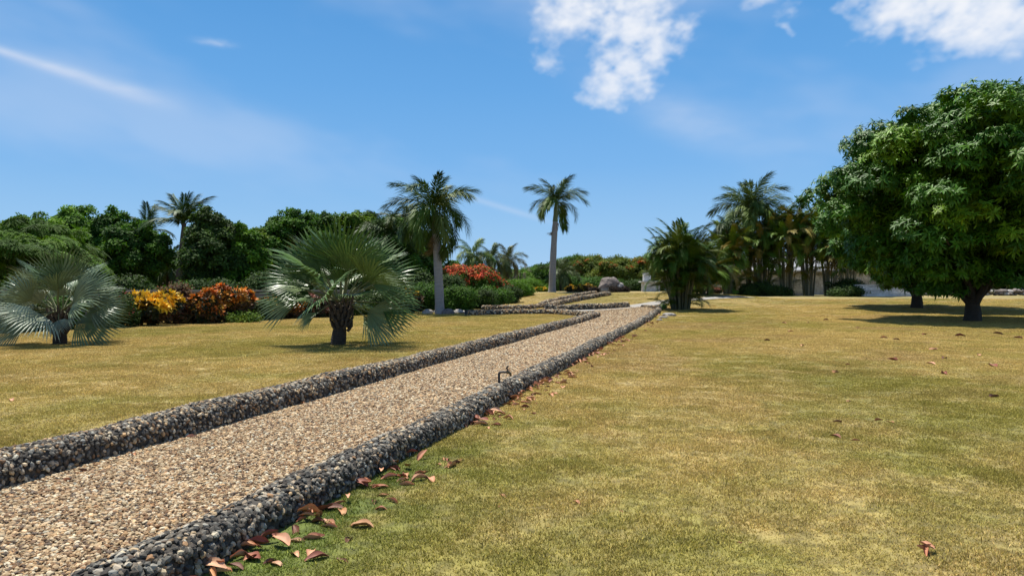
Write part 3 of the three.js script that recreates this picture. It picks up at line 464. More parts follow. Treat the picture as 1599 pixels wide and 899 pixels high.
// ------------------------------------------------------------------ fan palms
function fanGeo(seed, R0, span, petiole) {
  const r = rngOf(seed), g = new Geo(), n = 23, top = V(petiole, 0, 0), f0 = [0.85, 0.85, 0.8];
  for (let i = 0; i < n; i++) {
    const th = (i / (n - 1) - 0.5) * span, de = span / n * 0.5, len = R0 * (0.82 + 0.18 * Math.cos(th * 0.6)) * (0.93 + r() * 0.12), split = len * (0.36 + 0.1 * r()), c0 = 0.78 + r() * 0.5, c = [c0, c0, c0];
    const pt = (rad, a, lift) => { const sag = -0.16 * rad * rad / R0 - 0.3 * Math.max(0, rad - split) ** 2 / R0, cup = 0.42 * Math.abs(Math.sin(a * 0.5)) * rad; return [petiole + Math.cos(a) * rad * 0.98, sag + cup + lift, Math.sin(a) * rad]; };
    const o = g.v(...pt(0.02, th, 0), f0), l = g.v(...pt(split, th - de, 0), c), m = g.v(...pt(split, th, 0.028), c), q = g.v(...pt(split, th + de, 0), c), w = de * 0.56, l2 = g.v(...pt(lerp(split, len, 0.55), th - w, 0), c), m2 = g.v(...pt(lerp(split, len, 0.55), th, 0.012), c), q2 = g.v(...pt(lerp(split, len, 0.55), th + w, 0), c), e = g.v(...pt(len, th + (r() - 0.5) * 0.05, -0.03 * r()), c);
    g.t(o, l, m); g.t(o, m, q); g.q(l, l2, m2, m); g.q(m, m2, q2, q); g.t(l2, e, m2); g.t(m2, e, q2);
  }
  const blade = g.build(), s = new Geo(); s.tube([V(0, 0, 0), V(petiole * 0.5, 0.04, 0), V(petiole + 0.12, 0.0, 0)], [0.035, 0.024, 0.014], 6, [1, 1, 1]);
  return [blade, s.build()];
}
const FANS = [fanGeo(1, 1.26, 2.5, 0.86), fanGeo(2, 1.2, 2.1, 0.94), fanGeo(3, 1.3, 1.9, 0.74), fanGeo(4, 1.05, 1.5, 0.8)];
const fanMats = [[0.085, 0.15, 0.03], [0.12, 0.19, 0.055], [0.07, 0.13, 0.026], [0.17, 0.23, 0.1]].map((c) => leafy(0.36, 0.25, { color: col(...c), specularIntensity: 0.7 })), silverMats = [[0.13, 0.18, 0.09], [0.17, 0.22, 0.125], [0.1, 0.15, 0.065], [0.25, 0.29, 0.19]].map((c) => leafy(0.35, 0.2, { color: col(...c), specularIntensity: 0.7 })), petioleMat = std([0.13, 0.14, 0.05], 0.7);
function fanPalm(o) {
  const { pos, trunkH, r0, seed, n, size, mats, hi, lo, extra = [] } = o, r = rngOf(seed), root = thing('fan_palm', o.label, 'palm', pos, 'low fan palms on the lawn'), g = new Geo();
  const lean = o.lean ?? 0;
  g.tube(bend([V(-lean, -0.2, 0), V(-lean * 0.4, trunkH * 0.4, 0), V(0, trunkH, 0)], 10), (t) => r0 * (1.25 - 0.4 * Math.sin(t * 2.2) + 0.05 * Math.sin(t * 50)), 12); mesh('trunk', g.build(), M.darkBark, root);
  const b = new Geo(); for (let k = 0; k < 46; k++) { const a = k * 2.4, y = trunkH * (0.35 + 0.75 * k / 46), w = r0 * (0.8 + 0.3 * k / 46), s = V(Math.cos(a) * w, y, Math.sin(a) * w); b.tube([s, s.clone().add(V(Math.cos(a) * 0.12, 0.14, Math.sin(a) * 0.1)), s.clone().add(V(Math.cos(a) * 0.14, 0.22 + r() * 0.1, Math.sin(a) * 0.14))], [0.05, 0.035, 0.012], 5); }
  mesh('leaf_bases', b.build(), M.bark, root);
  const crown = V(0, trunkH + 0.12, 0);
  const put = (az, pitch, k, sc, roll, mat) => { const f = new THREE.Group(); f.name = 'fan_leaf'; f.position.copy(crown).add(V(Math.cos(az) * 0.1, 0, Math.sin(az) * 0.1)); f.quaternion.setFromEuler(new THREE.Euler(roll, -az, pitch, 'YZX')); f.scale.setScalar(sc); root.add(f); mesh('blade', FANS[k][0], mat, f); mesh('petiole', FANS[k][1], petioleMat, f); };
  for (let i = 0; i < n; i++) { const t = (i + 0.5) / n, k = Math.floor(r() * 3); put(i * 2.39996 + r() * 0.4, R(lerp(hi, lo, Math.pow(t, 0.85)) + (r() - 0.5) * 10), k, size * (0.86 + r() * 0.22), (r() - 0.5) * 2.6 * (t < 0.25 ? 0.4 : 1), pick(r, mats)); }
  for (let i = 0; i < 8; i++) put(i * 2.39996 + 0.6 + r(), R(lerp(62, -6, i / 7) + (r() - 0.5) * 14), i % 3, size * (0.55 + r() * 0.2), (r() - 0.5) * 1.6, pick(r, mats));   // younger, shorter leaves in the heart
  for (const [az, pitch, k, sc, roll] of extra) put(R(az), R(pitch), k, size * sc, roll, pick(r, mats));
  return root;
}
fanPalm({ pos: spot(533, 538), trunkH: 1.05, r0: 0.2, lean: 0.12, seed: 71, n: 12, size: 1.08, mats: fanMats, hi: 88, lo: 2, extra: [[84, 84, 0, 1.02, 0.1], [176, 66, 0, 1.0, -1.3], [2, 58, 1, 0.95, 1.3], [8, 30, 0, 0.98, 1.2], [172, 34, 0, 1.0, -1.25], [178, 6, 1, 1.0, -1.1], [186, 18, 0, 0.95, -1.2], [4, -2, 1, 0.95, 1.1], [14, -22, 2, 0.9, 1.2], [10, -36, 2, 0.82, 0.35], [160, -30, 3, 0.66, -0.3]], label: 'large dark green fan palm with stout leaning trunk on the lawn' });
fanPalm({ pos: spot(93, 537), trunkH: 0.78, r0: 0.17, seed: 73, n: 12, size: 0.87, mats: silverMats, hi: 84, lo: -10, extra: [[88, 82, 0, 0.95, 0.1], [4, 40, 0, 0.95, 1.2], [176, 36, 0, 0.98, -1.2], [174, 12, 0, 1, -1.1], [6, 8, 1, 0.95, 1.1], [60, -24, 3, 0.75, 0.5], [118, -26, 3, 0.72, -0.4], [20, -20, 2, 1.0, 1.0], [160, -20, 2, 1.05, -1.0], [8, -10, 2, 1.05, 1.2], [172, -12, 2, 1.1, -1.2]], label: 'low silvery fan palm with leaves sweeping to the ground before the flower border' });

// ------------------------------------------------------------------ trees behind the wall
const G = { dark: [[0.045, 0.092, 0.01], [0.058, 0.115, 0.012], [0.04, 0.08, 0.01]], mid: [[0.061, 0.146, 0.011], [0.085, 0.189, 0.013], [0.046, 0.110, 0.010]], light: [[0.110, 0.232, 0.013], [0.146, 0.281, 0.016], [0.079, 0.177, 0.012]], olive: [[0.134, 0.183, 0.020], [0.171, 0.220, 0.022], [0.110, 0.159, 0.017]], fresh: [[0.134, 0.220, 0.015], [0.098, 0.183, 0.013], [0.171, 0.244, 0.020]] };
const wood = (px, d, topY, half, label, o = {}) => { const p = at(px, d), height = (HORIZON - topY) / FOCAL * d + EYE - p.y; return tree({ name: o.name ?? 'broadleaf_tree', label, group: 'trees behind the garden wall', pos: p, height, rx: half / FOCAL * d, base: o.base ?? height * 0.22, trunkR: 0.2, seed: Math.round(px * 7 + d), palette: o.palette ?? G.mid, clumps: o.clumps ?? 58, sprays: o.sprays ?? 44, clumpR: o.clumpR ?? 0.215, even: 0.5, uneven: 1.0, shoots: 9, size: o.size ?? 1.05, kind: o.kind ?? 'broad', flat: o.flat ?? 0.75, inner: o.inner ?? 0.28, ...o.more }); };
wood(40, 42, 347, 95, 'feathery light green spreading tree overhanging the silvery fan palm', { name: 'feathery_tree', kind: 'feather', palette: [[0.08, 0.165, 0.007], [0.1, 0.195, 0.009], [0.06, 0.125, 0.006]], flat: 0.4, clumps: 70, sprays: 55, size: 1.3, base: 1.2 });
wood(-45, 46, 352, 70, 'feathery green tree cut by the edge beside the light feathery tree', { name: 'feathery_tree', kind: 'feather', palette: [[0.07, 0.15, 0.007], [0.09, 0.175, 0.008]], flat: 0.4, clumps: 60, sprays: 50, size: 1.3, base: 1.0 });
wood(112, 55, 329, 62, 'tall broad tree with bright flat crown top behind the feathery tree', { palette: G.light });
wood(172, 52, 336, 42, 'leafy green tree between the flat topped tree and the coconut palms', { palette: G.mid });
wood(212, 50, 349, 46, 'open grey green tree round the foot of the half hidden coconut palm', { palette: G.mid, inner: 0.2, sprays: 40 });
wood(328, 46, 338, 33, 'dark narrow columnar tree draped in leaves', { palette: G.dark, clumps: 50, base: 0.6, clumpR: 0.42 });
wood(377, 47, 357, 30, 'bright green bushy tree against the dark columnar tree', { palette: G.light, base: 0.8 });
wood(405, 50, 363, 30, 'small leafy tree over the orange croton end of the wall', { palette: G.fresh, base: 0.8 });
wood(450, 52, 334, 46, 'tall leafy tree behind the fan palm with loose upper branches', { palette: G.mid, kind: 'broad' });
wood(498, 54, 337, 46, 'deep green tree hidden behind the large fan palm crown', { palette: G.mid });
wood(560, 57, 338, 52, 'yellow green tree between the fan palm and royal palm', { palette: G.fresh });
wood(612, 53, 346, 50, 'dense leafy tree standing behind the royal palm', { palette: G.mid, base: 0.6 });
wood(655, 58, 372, 46, 'low leafy tree right behind the royal palm trunk', { palette: G.mid, base: 0.5 });
wood(290, 62, 398, 30, 'pale sunlit tree glimpsed past the leaning coconut trunk', { palette: G.fresh, inner: 0.2 });
wood(250, 66, 408, 30, 'low pale green tree seen beneath the coconut palms', { palette: G.fresh, inner: 0.2 });
// far belt beyond the mound
[[800, 92, 428, 34, G.light, 0], [828, 96, 424, 30, G.mid, 0], [852, 94, 418, 26, G.mid, 0], [893, 100, 404, 34, G.mid, 0], [925, 97, 404, 34, G.olive, 0.15], [960, 95, 407, 38, G.olive, 0.5], [992, 96, 406, 34, G.olive, 0.55], [1024, 100, 402, 34, G.light, 0.2], [1060, 104, 400, 36, G.mid, 0]].forEach(([px, d, top, half, pal, bl], i) =>
  wood(px, d, top, half, ['light green rounded tree at the start of the belt beyond the mound', 'green tree beyond the yellow flowers on the mound', 'green tree behind the mound palm on its yellow flower side', 'darker green tree in the belt just past the mound palm trunk', 'olive tree in the belt with a few orange blossoms', 'olive orange flowering tree behind the boulder', 'orange flowering tree between the boulder and white fountain', 'light green tree above the white fountain', 'green tree behind the areca clump at the path end'][i], { name: bl ? 'flowering_tree' : 'broadleaf_tree', palette: pal, base: 0.3, kind: 'fine', size: 2.1, sprays: 50, inner: 0.6, more: { group: 'belt of trees beyond the mound', blossom: bl ? { share: bl, count: 16, palette: [[0.6, 0.16, 0.04], [0.55, 0.2, 0.06], [0.6, 0.11, 0.03]], low: -0.3, size: 2 } : null } }));
[[1115, 112, 402, 60], [1190, 116, 396, 62], [1270, 118, 392, 66], [1345, 112, 398, 62], [1430, 110, 404, 66], [1520, 112, 400, 70], [1610, 106, 402, 66]].forEach(([px, d, top, half], i) => wood(px, d, top, half, ['dark tree behind the white pillars', 'dark tree behind the royal palm above the arecas', 'tree rising behind the bungalow roof', 'tree behind the end of the bungalow', 'tree beyond the forked mango trunk', 'tree beyond the rounded mango trunk', 'tree beyond the low rubble wall'][i], { palette: i > 3 ? G.olive : G.mid, base: 0.3, kind: 'fine', size: 2.4, sprays: 44, inner: 0.6, more: { group: 'trees behind the bungalow' } }));
tree({ name: 'bare_tree', label: 'small leafless grey tree beside the three small palms', pos: at(808, 84), height: 4.2, rx: 1.6, base: 0.8, trunkR: 0.1, seed: 77, palette: [[0.2, 0.17, 0.14]], clumps: 16, sprays: 3, inner: 0, forks: 12, kind: 'fine', bark: M.bark });

// ------------------------------------------------------------------ shrubs and flower border
function shrub(o) {
  const { pos, w, h, seed, kind = 'fine', palette, tips, tipKind = 'croton', tipSize = 1, tipShare = 0.5, mat = M.leafSoft, density = 1, size = 1, depth = 0.8 } = o, r = rngOf(seed), root = thing(o.name, o.label, 'shrub', pos, o.group), g = new Geo();
  for (let k = 0; k < 6; k++) { const a = k * 1.05 + r(), e = V(Math.cos(a) * w * 0.3, h * (0.6 + r() * 0.25), Math.sin(a) * w * 0.25); g.tube(bend([V(Math.cos(a) * 0.06, -0.1, Math.sin(a) * 0.06), V(e.x * 0.5, h * 0.35, e.z * 0.5), e], 5), (t) => 0.035 * lerp(1, 0.3, t), 5); }
  mesh('stems', g.build(), M.bark, root);
  const list = [], cols = [], tl = [], tc = [], n = Math.round(330 * w * h * density / size), lobes = []; for (let k = 0; k < 7; k++) lobes.push([(r() - 0.5) * w * 0.7, h * (k < 3 ? 0.2 + r() * 0.15 : 0.4 + r() * 0.3), (r() - 0.5) * w * 0.5 * depth, 0.62 + r() * 0.5]);
  for (let i = 0; i < n; i++) {
    const [lx, ly, lz, lk] = pick(r, lobes), a = r() * 6.283, y = r() * 1.8 - 0.8, q = Math.sqrt(Math.max(0, 1 - y * y)), k = 0.5 + 0.5 * Math.sqrt(r()), rad = w * 0.34 * lk, p = V(lx + Math.cos(a) * q * rad * k, Math.max(0.06, ly + y * k * h * 0.36 * lk), lz + Math.sin(a) * q * rad * k), dir = V(Math.cos(a) * q, y * 0.6 + 0.6, Math.sin(a) * q).normalize();
    if (tips && k > 0.72 && y > -0.05 && p.y > h * 0.3 && r() < tipShare) { tl.push(place(p, dir, r() * 6.283, tipSize * (0.7 + r() * 0.5))); tc.push(vary(r, pick(r, tips), 0.35)); } else { list.push(place(p, dir, r() * 6.283, size * (0.75 + r() * 0.5))); cols.push(vary(r, pick(r, palette), 0.45)); }
  }
  fillCrown(root, 'foliage', kind, mat, list, cols);
  if (tl.length) fillCrown(root, tipKind === 'flower' ? 'blossom' : 'coloured_leaves', tipKind, tipKind === 'flower' ? M.petal : M.leafGloss, tl, tc);
  return root;
}
const yellow = [[0.85, 0.55, 0.03], [0.8, 0.5, 0.03], [0.72, 0.42, 0.03], [0.66, 0.5, 0.06]], orange = [[0.68, 0.22, 0.02], [0.62, 0.27, 0.03], [0.55, 0.15, 0.02], [0.66, 0.34, 0.04]], redT = [[0.5, 0.06, 0.05], [0.45, 0.05, 0.09], [0.55, 0.1, 0.06]], crotonLow = [[0.05, 0.055, 0.016], [0.09, 0.045, 0.018], [0.04, 0.05, 0.018], [0.14, 0.07, 0.02]], deep = [[0.042, 0.085, 0.01], [0.055, 0.105, 0.012], [0.04, 0.072, 0.01]];
const borderD = (px) => { const u = (px - CX) / FOCAL; return (-29.8) / (u - 0.506); };   // the border runs straight beside the wall
const border = (px, topY, half, o) => { const d = o.d ?? borderD(px), p = at(px, d), h = (HORIZON - topY) / FOCAL * d + EYE - p.y; return shrub({ pos: p, w: 2 * half / FOCAL * d, h: Math.max(0.4, h), seed: Math.round(px * 3 + topY), ...o }); };
const bgroup = 'shrubs of the flower border along the wall';
border(10, 462, 26, { name: 'flowering_shrub', label: 'dark shrub with red flowers behind the silvery fan palm', palette: deep, tips: redT, tipKind: 'flower', tipShare: 0.2, group: bgroup });
border(55, 468, 26, { name: 'green_shrub', label: 'dark green shrub hidden behind the silvery fan palm', palette: deep, group: bgroup });
border(110, 462, 30, { name: 'green_shrub', label: 'leafy green shrub rising behind the silvery fan palm crown', palette: G.mid, group: bgroup });
border(178, 450, 30, { name: 'flowering_shrub', label: 'pink and red flowering shrub next to the yellow croton', palette: deep, tips: [[0.6, 0.08, 0.12], [0.55, 0.12, 0.1], [0.5, 0.06, 0.05]], tipKind: 'flower', tipShare: 0.2, group: bgroup });
border(238, 450, 36, { name: 'croton_shrub', label: 'bright yellow croton shrub, widest of the border', palette: crotonLow, tips: yellow, tipShare: 0.7, tipSize: 1.25, mat: M.leafGloss, kind: 'croton', group: bgroup });
border(276, 440, 26, { name: 'wispy_shrub', label: 'thin reddish wispy shrub behind the yellow croton', palette: [[0.13, 0.075, 0.03], [0.1, 0.08, 0.03], [0.16, 0.06, 0.035]], density: 0.55, d: borderD(276) + 0.8, group: bgroup });
border(315, 450, 27, { name: 'croton_shrub', label: 'orange croton shrub between the yellow croton and the tallest croton', palette: crotonLow, tips: orange, tipShare: 0.6, mat: M.leafGloss, kind: 'croton', group: bgroup });
border(362, 443, 27, { name: 'croton_shrub', label: 'tallest orange croton shrub with a pointed top', palette: crotonLow, tips: orange, tipShare: 0.6, mat: M.leafGloss, kind: 'croton', group: bgroup });
border(383, 490, 24, { name: 'ground_plant', label: 'low yellow green plant at the foot of the tallest croton', palette: G.fresh, d: borderD(383) - 1.4, group: bgroup });
border(400, 462, 22, { name: 'green_shrub', label: 'dark shrub filling the gap after the tallest croton', palette: deep, group: bgroup });
border(428, 460, 24, { name: 'croton_shrub', label: 'small yellow orange croton beside the fan palm leaves', palette: crotonLow, tips: [...yellow, ...orange], tipShare: 0.5, mat: M.leafGloss, kind: 'croton', group: bgroup });
border(456, 459, 18, { name: 'croton_shrub', label: 'small deep orange croton under the fan palm leaves', palette: crotonLow, tips: orange, tipShare: 0.5, mat: M.leafGloss, kind: 'croton', group: bgroup });
border(490, 462, 24, { name: 'croton_shrub', label: 'dull purple brown croton behind the fan palm trunk', palette: crotonLow, tips: [[0.3, 0.12, 0.07], [0.24, 0.11, 0.08]], tipShare: 0.5, mat: M.leafGloss, kind: 'croton', group: bgroup });
border(525, 460, 28, { name: 'green_shrub', label: 'deep green shrub straight behind the fan palm trunk', palette: deep, d: 40, group: bgroup });
border(570, 458, 28, { name: 'green_shrub', label: 'deep green shrub beyond the drooping fan palm leaves', palette: deep, d: 42, group: bgroup });
border(612, 455, 26, { name: 'green_shrub', label: 'dark shrub ending the border before the royal palm', palette: deep, d: 44, group: bgroup });
border(637, 452, 16, { name: 'croton_shrub', label: 'yellow spotted croton beside the royal palm', palette: crotonLow, tips: yellow, tipShare: 0.35, mat: M.leafGloss, kind: 'croton', d: 43.5, group: bgroup });
[[30, 438, 44, 32], [120, 436, 44, 35], [200, 432, 40, 38], [262, 444, 30, 41], [330, 436, 40, 42], [400, 430, 38, 44], [470, 425, 40, 46], [545, 424, 44, 48], [605, 426, 36, 49], [640, 424, 30, 50]].forEach(([px, top, half, d], i) => border(px, top, half, { name: 'understorey_shrub', label: 'low understorey shrub ' + ['under the feathery tree behind the wall', 'under the flat topped tree behind the wall', 'under the half hidden coconut palm', 'at the foot of the leaning coconut trunk', 'at the foot of the dark columnar tree', 'under the small leafy tree over the orange crotons', 'behind the wall beside the fan palm', 'straight behind the fan palm crown', 'under the dense leafy tree by the royal palm', 'closest behind the royal palm trunk'][i], palette: i === 3 ? G.mid : deep, d, group: 'understorey behind the wall', size: 1.6 }));
const hg = 'hedge shrubs beside the royal palm';
[[655, 440, 30, 46, G.mid, 'rounded green hedge shrub just before the royal palm trunk'], [712, 447, 28, 47, G.mid, 'rounded green hedge shrub just past the royal palm trunk'], [742, 452, 26, 49, deep, 'dark hedge shrub below the orange blossom'], [768, 450, 24, 51, G.mid, 'green hedge shrub in the hollow by the mound foot'], [790, 446, 22, 55, deep, 'dark green hedge shrub against the slope of the mound'], [808, 438, 26, 62, G.light, 'light green shrub above the slope of the mound'], [838, 436, 26, 80, G.light, 'light green shrub behind the yellow flowers'], [690, 432, 40, 51, deep, 'tall dark shrub behind the royal palm trunk']].forEach(([px, top, half, d, pal, label]) => border(px, top, half, { name: 'green_shrub', label, palette: pal, d, group: hg, size: 1.2 }));
[[733, 414, 44, 56, 0.7, 'large bush of red orange blossom behind the royal palm'], [768, 424, 26, 60, 0.3, 'green bush with some orange blossom under the small palms'], [784, 432, 16, 56, 0.5, 'narrow bush of orange blossom beside the mound']].forEach(([px, top, half, d, share, label]) => border(px, top, half, { name: 'flowering_bush', label, palette: G.mid, tips: [[0.62, 0.1, 0.03], [0.6, 0.16, 0.04], [0.5, 0.07, 0.03]], tipKind: 'flower', tipShare: share, tipSize: 2, d, group: 'orange flowering bushes', size: 1.3 }));
// beds on the mound
[[832, 452, 7, 70, 'low yellow croton on the crest of the mound'], [848, 453, 8, 70, 'low yellow croton touching the mound palm foot']].forEach(([px, top, half, d, label]) => border(px, top, half, { name: 'croton_shrub', label, palette: G.fresh, tips: yellow, tipShare: 0.8, kind: 'croton', d, group: 'yellow crotons on the mound', density: 1.6 }));
[[895, 447, 9], [908, 446, 9], [921, 445, 9]].forEach(([px, top, half], i) => border(px, top, half, { name: 'croton_shrub', label: ['end yellow croton of the bed, farthest from the boulder', 'middle yellow croton of the bed beside the boulder', 'yellow croton of the bed touching the boulder'][i], palette: crotonLow, tips: yellow, tipShare: 0.6, kind: 'croton', d: 68, group: 'croton bed beside the boulder', density: 1.5 }));
[[962, 448, 9], [975, 449, 8], [930, 450, 6]].forEach(([px, top, half], i) => border(px, top, half, { name: 'dark_shrub', label: ['low dark purple shrub in front of the boulder', 'low dark purple shrub between boulder and fountain', 'low dark shrub at the stepped plinth'][i], palette: [[0.03, 0.025, 0.018], [0.05, 0.03, 0.022]], d: 67, group: 'dark shrubs round the boulder', density: 1.6 }));
[[985, 440, 26, 78], [1018, 440, 24, 80], [950, 436, 30, 82], [905, 434, 30, 84], [868, 438, 24, 84]].forEach(([px, top, half, d], i) => border(px, top, half, { name: 'green_shrub', label: ['dark shrub behind the gap between boulder and fountain', 'dark shrub behind the white fountain', 'green shrub right behind the boulder', 'green shrub behind the croton bed', 'green shrub behind the mound palm foot'][i], palette: i < 2 ? deep : G.mid, d, group: 'shrubs behind the mound', size: 1.8 }));
[[1090, 452, 10, 70], [1118, 448, 10, 72]].forEach(([px, top, half, d], i) => border(px, top, half, { name: 'croton_shrub', label: ['dull red croton beside the areca clump and white pillar', 'pinkish croton before the white pillars'][i], palette: crotonLow, tips: [[0.4, 0.14, 0.08], [0.45, 0.2, 0.1]], tipShare: 0.5, kind: 'croton', d, group: 'red crotons by the white pillars' }));
[[1180, 442, 22, 76], [1215, 446, 20, 75], [1335, 436, 26, 74], [1322, 446, 22, 72]].forEach(([px, top, half, d], i) => border(px, top, half, { name: 'dark_shrub', label: ['dark shrub at the foot of the areca row under the royal palm', 'dark low shrub before the white garden wall', 'dark shrub at the mango end of the areca row', 'dark low shrub in the shade beside the last areca'][i], palette: deep, d, group: 'shrubs at the foot of the areca row', size: 1.6 }));

// ------------------------------------------------------------------ walls, bungalow, fountain, boulder
function block(g3, w, h, d, x, y, z, turn = 0, bevel = 0) { const b = new THREE.BoxGeometry(w, h, d); b.rotateY(turn); b.translate(x, y, z); if (g3) g3.push(b); return b; }
{
  const a = V(-23, 0, -21), b = V(-8.6, 0, -46.5), len = a.distanceTo(b), mid = a.clone().lerp(b, 0.5).add(V(-1.5, 0, -0.7)), turn = Math.atan2(-(b.z - a.z), b.x - a.x), o = thing('garden_wall', 'long low grey garden wall with coping behind the flower border', 'wall', V(mid.x, 0, mid.z), null, turn);
  mesh('wall_body', block(null, len, 1.75, 0.2, 0, 0.62, 0), M.wallGrey, o); mesh('coping', block(null, len, 0.09, 0.3, 0, 1.542, 0), M.concrete, o);
}
{
  const p = at(1268, 88), o = thing('bungalow', 'cream bungalow with grey roof behind the areca palms', 'house', V(p.x, p.y, p.z));
  const L = 21, D = 8, Ht = 3.1, turn = 0.02; o.rotation.y = turn;
  const wins = [[-7.6, 1.3], [-4.4, 1.3], [-0.8, 1.5], [5.6, 1.3]], door = 2.4;
  // front wall pieces between the openings
  const front = [], top = 2.25, sill = 0.95; let cuts = [...wins.map(([x, w]) => [x - w / 2, x + w / 2, sill, top]), [door - 0.5, door + 0.5, -0.2, 2.15]].sort((q, s) => q[0] - s[0]), x = -L / 2;
  for (const [c0, c1, y0, y1] of cuts) { block(front, c0 - x, Ht + 0.4, 0.2, (x + c0) / 2, Ht / 2 - 0.2, 0); block(front, c1 - c0, Ht - y1, 0.2, (c0 + c1) / 2, (Ht + y1) / 2, 0); if (y0 > 0) block(front, c1 - c0, y0 + 0.4, 0.2, (c0 + c1) / 2, y0 / 2 - 0.2, 0); x = c1; }
  block(front, L / 2 - x, Ht + 0.4, 0.2, (x + L / 2) / 2, Ht / 2 - 0.2, 0);
  block(front, 0.2, Ht + 0.4, D, -L / 2 + 0.1, Ht / 2 - 0.2, -D / 2 - 0.1); block(front, 0.2, Ht + 0.4, D, L / 2 - 0.1, Ht / 2 - 0.2, -D / 2 - 0.1); block(front, L, Ht + 0.4, 0.2, 0, Ht / 2 - 0.2, -D - 0.2);
  mesh('wall', mergeGeometries(front), M.cream, o);
  const rg = new Geo(), e = 0.6, y0 = Ht + 0.02, rh = 1.9, hip = 3.4, A = [rg.v(-L / 2 - e, y0, e), rg.v(L / 2 + e, y0, e), rg.v(L / 2 + e, y0, -D - e), rg.v(-L / 2 - e, y0, -D - e)], B = [rg.v(-L / 2 + hip, y0 + rh, -D / 2), rg.v(L / 2 - hip, y0 + rh, -D / 2)];
  rg.q(A[0], A[1], B[1], B[0]); rg.t(A[1], A[2], B[1]); rg.q(A[2], A[3], B[0], B[1]); rg.t(A[3], A[0], B[0]); rg.q(A[3], A[2], A[1], A[0]);
  const roof = mesh('roof', rg.build().toNonIndexed(), M.roof, o); roof.geometry.computeVertexNormals();
  mesh('fascia', block(null, L + 1.2, 0.2, 0.06, 0, Ht - 0.05, 0.64), M.white, roof);
  for (const [wx, w] of wins) {
    const win = mesh('window', mergeGeometries([block(null, w, 0.08, 0.1, wx, top - 0.04, 0), block(null, w, 0.08, 0.1, wx, sill + 0.04, 0), block(null, 0.08, top - sill - 0.16, 0.1, wx - w / 2 + 0.04, (top + sill) / 2, 0), block(null, 0.08, top - sill - 0.16, 0.1, wx + w / 2 - 0.04, (top + sill) / 2, 0)]), M.frame, o);
    mesh('pane', block(null, w - 0.16, top - sill - 0.16, 0.012, wx, (top + sill) / 2, -0.03), M.pane, win);
    for (let k = 0; k < 7; k++) { const s = block(null, w - 0.18, 0.12, 0.015, 0, 0, 0); s.rotateX(0.7); s.translate(wx, sill + 0.18 + k * 0.155, 0.03); mesh('louvre', s, M.frame, win); }
  }
  const dr = mesh('door', block(null, 0.98, 2.12, 0.06, door, 1.07, 0), M.white, o); mesh('handle', block(null, 0.12, 0.03, 0.06, door + 0.36, 1.05, 0.06), M.metal, dr);
}
{
  const p = at(1382, 72), o = thing('white_wall', 'low white rendered wall seen beneath the mango crown', 'wall', V(p.x, p.y, p.z)); mesh('wall_body', block(null, 6.2, 1.3, 0.2, 0, 0.5, 0), M.white, o); mesh('coping', block(null, 6.3, 0.08, 0.3, 0, 1.192, 0), M.white, o);
  const q = at(1222, 82), o2 = thing('white_wall', 'white garden wall behind the areca canes before the bungalow', 'wall', V(q.x, q.y, q.z)); mesh('wall_body', block(null, 7, 2.0, 0.2, 0, 0.8, 0), M.white, o2); mesh('coping', block(null, 7.1, 0.1, 0.3, 0, 1.853, 0), M.white, o2);
}
for (const [px, d, label] of [[1090, 84, 'white pillar beside the areca clump'], [1112, 84, 'white pillar beside the dark shrubs of the areca row']]) {
  const p = at(px, d), o = thing('white_pillar', label, 'pillar', p, 'white entrance pillars'); mesh('shaft', block(null, 0.62, 2.4, 0.62, 0, 1.0, 0), M.white, o); mesh('cap', block(null, 0.9, 0.16, 0.9, 0, 2.282, 0), M.white, o); mesh('plinth', block(null, 1.5, 0.8, 0.86, 0, 0.3, 0), M.concrete, o);
}
{
  const p = at(1016, 72), o = thing('white_fountain', 'white masonry fountain block with ledge and upright back', 'fountain', p);
  mesh('basin', block(null, 1.7, 1.1, 1.2, 0, 0.4, 0), M.white, o); mesh('ledge', block(null, 2.2, 0.12, 1.5, 0, 1.013, 0), M.white, o); mesh('upright', block(null, 0.75, 0.9, 0.5, -0.35, 1.526, -0.2), M.white, o);
}
function boulder(seed, w, h, d) { const r = rngOf(seed), g0 = new THREE.IcosahedronGeometry(1, 4), p = g0.attributes.position; for (let i = 0; i < p.count; i++) { const x = p.getX(i), y = p.getY(i), z = p.getZ(i), n = 0.75 + 0.4 * fbm(x * 1.6 + seed + y, z * 1.6 - y * 1.2, 4) + 0.12 * fbm(x * 6 + y * 3, z * 6 + seed, 3); p.setXYZ(i, x * n * w, Math.max(-0.25, y * n * h), z * n * d); } g0.computeVertexNormals(); return g0; }
{
  const p = at(952, 70), o = thing('boulder_monument', 'big rounded brown boulder on a pale concrete plinth at the top of the walkway', 'boulder', p);
  const rk = mesh('boulder', boulder(5, 1.15, 1.05, 0.95), M.rock, o); rk.position.set(0, 0.45, 0);
  mesh('pale_stone', boulder(8, 0.62, 0.5, 0.6), M.paleRock, o).position.set(0.85, 0.45, 0.1);
  mesh('pale_stone', boulder(9, 0.35, 0.3, 0.35), M.paleRock, o).position.set(0.35, 1.15, 0.1);
  mesh('plinth', block(null, 2.5, 0.5, 1.5, -0.1, 0.1, 0.35), M.concrete, o); mesh('step', block(null, 1.3, 0.22, 0.6, -0.5, 0.05, 1.42), M.concrete, o);
}
[[1045, 493, 0.3], [1036, 496.5, 0.2], [1030, 500, 0.13]].forEach(([px, py, s], i) => { const o = mesh('flat_stone', boulder(20 + i, s * 1.3, s * 0.5, s), M.paleRock); const p = spot(px, py); o.position.set(p.x, p.y + s * 0.1, p.z); tag(o, ['largest pale flat stone at the far end of the leafy kerb', 'middle pale flat stone at the far end of the leafy kerb', 'smallest pale stone at the far end of the leafy kerb'][i], 'stone', 'flat stones by the kerb end'); });
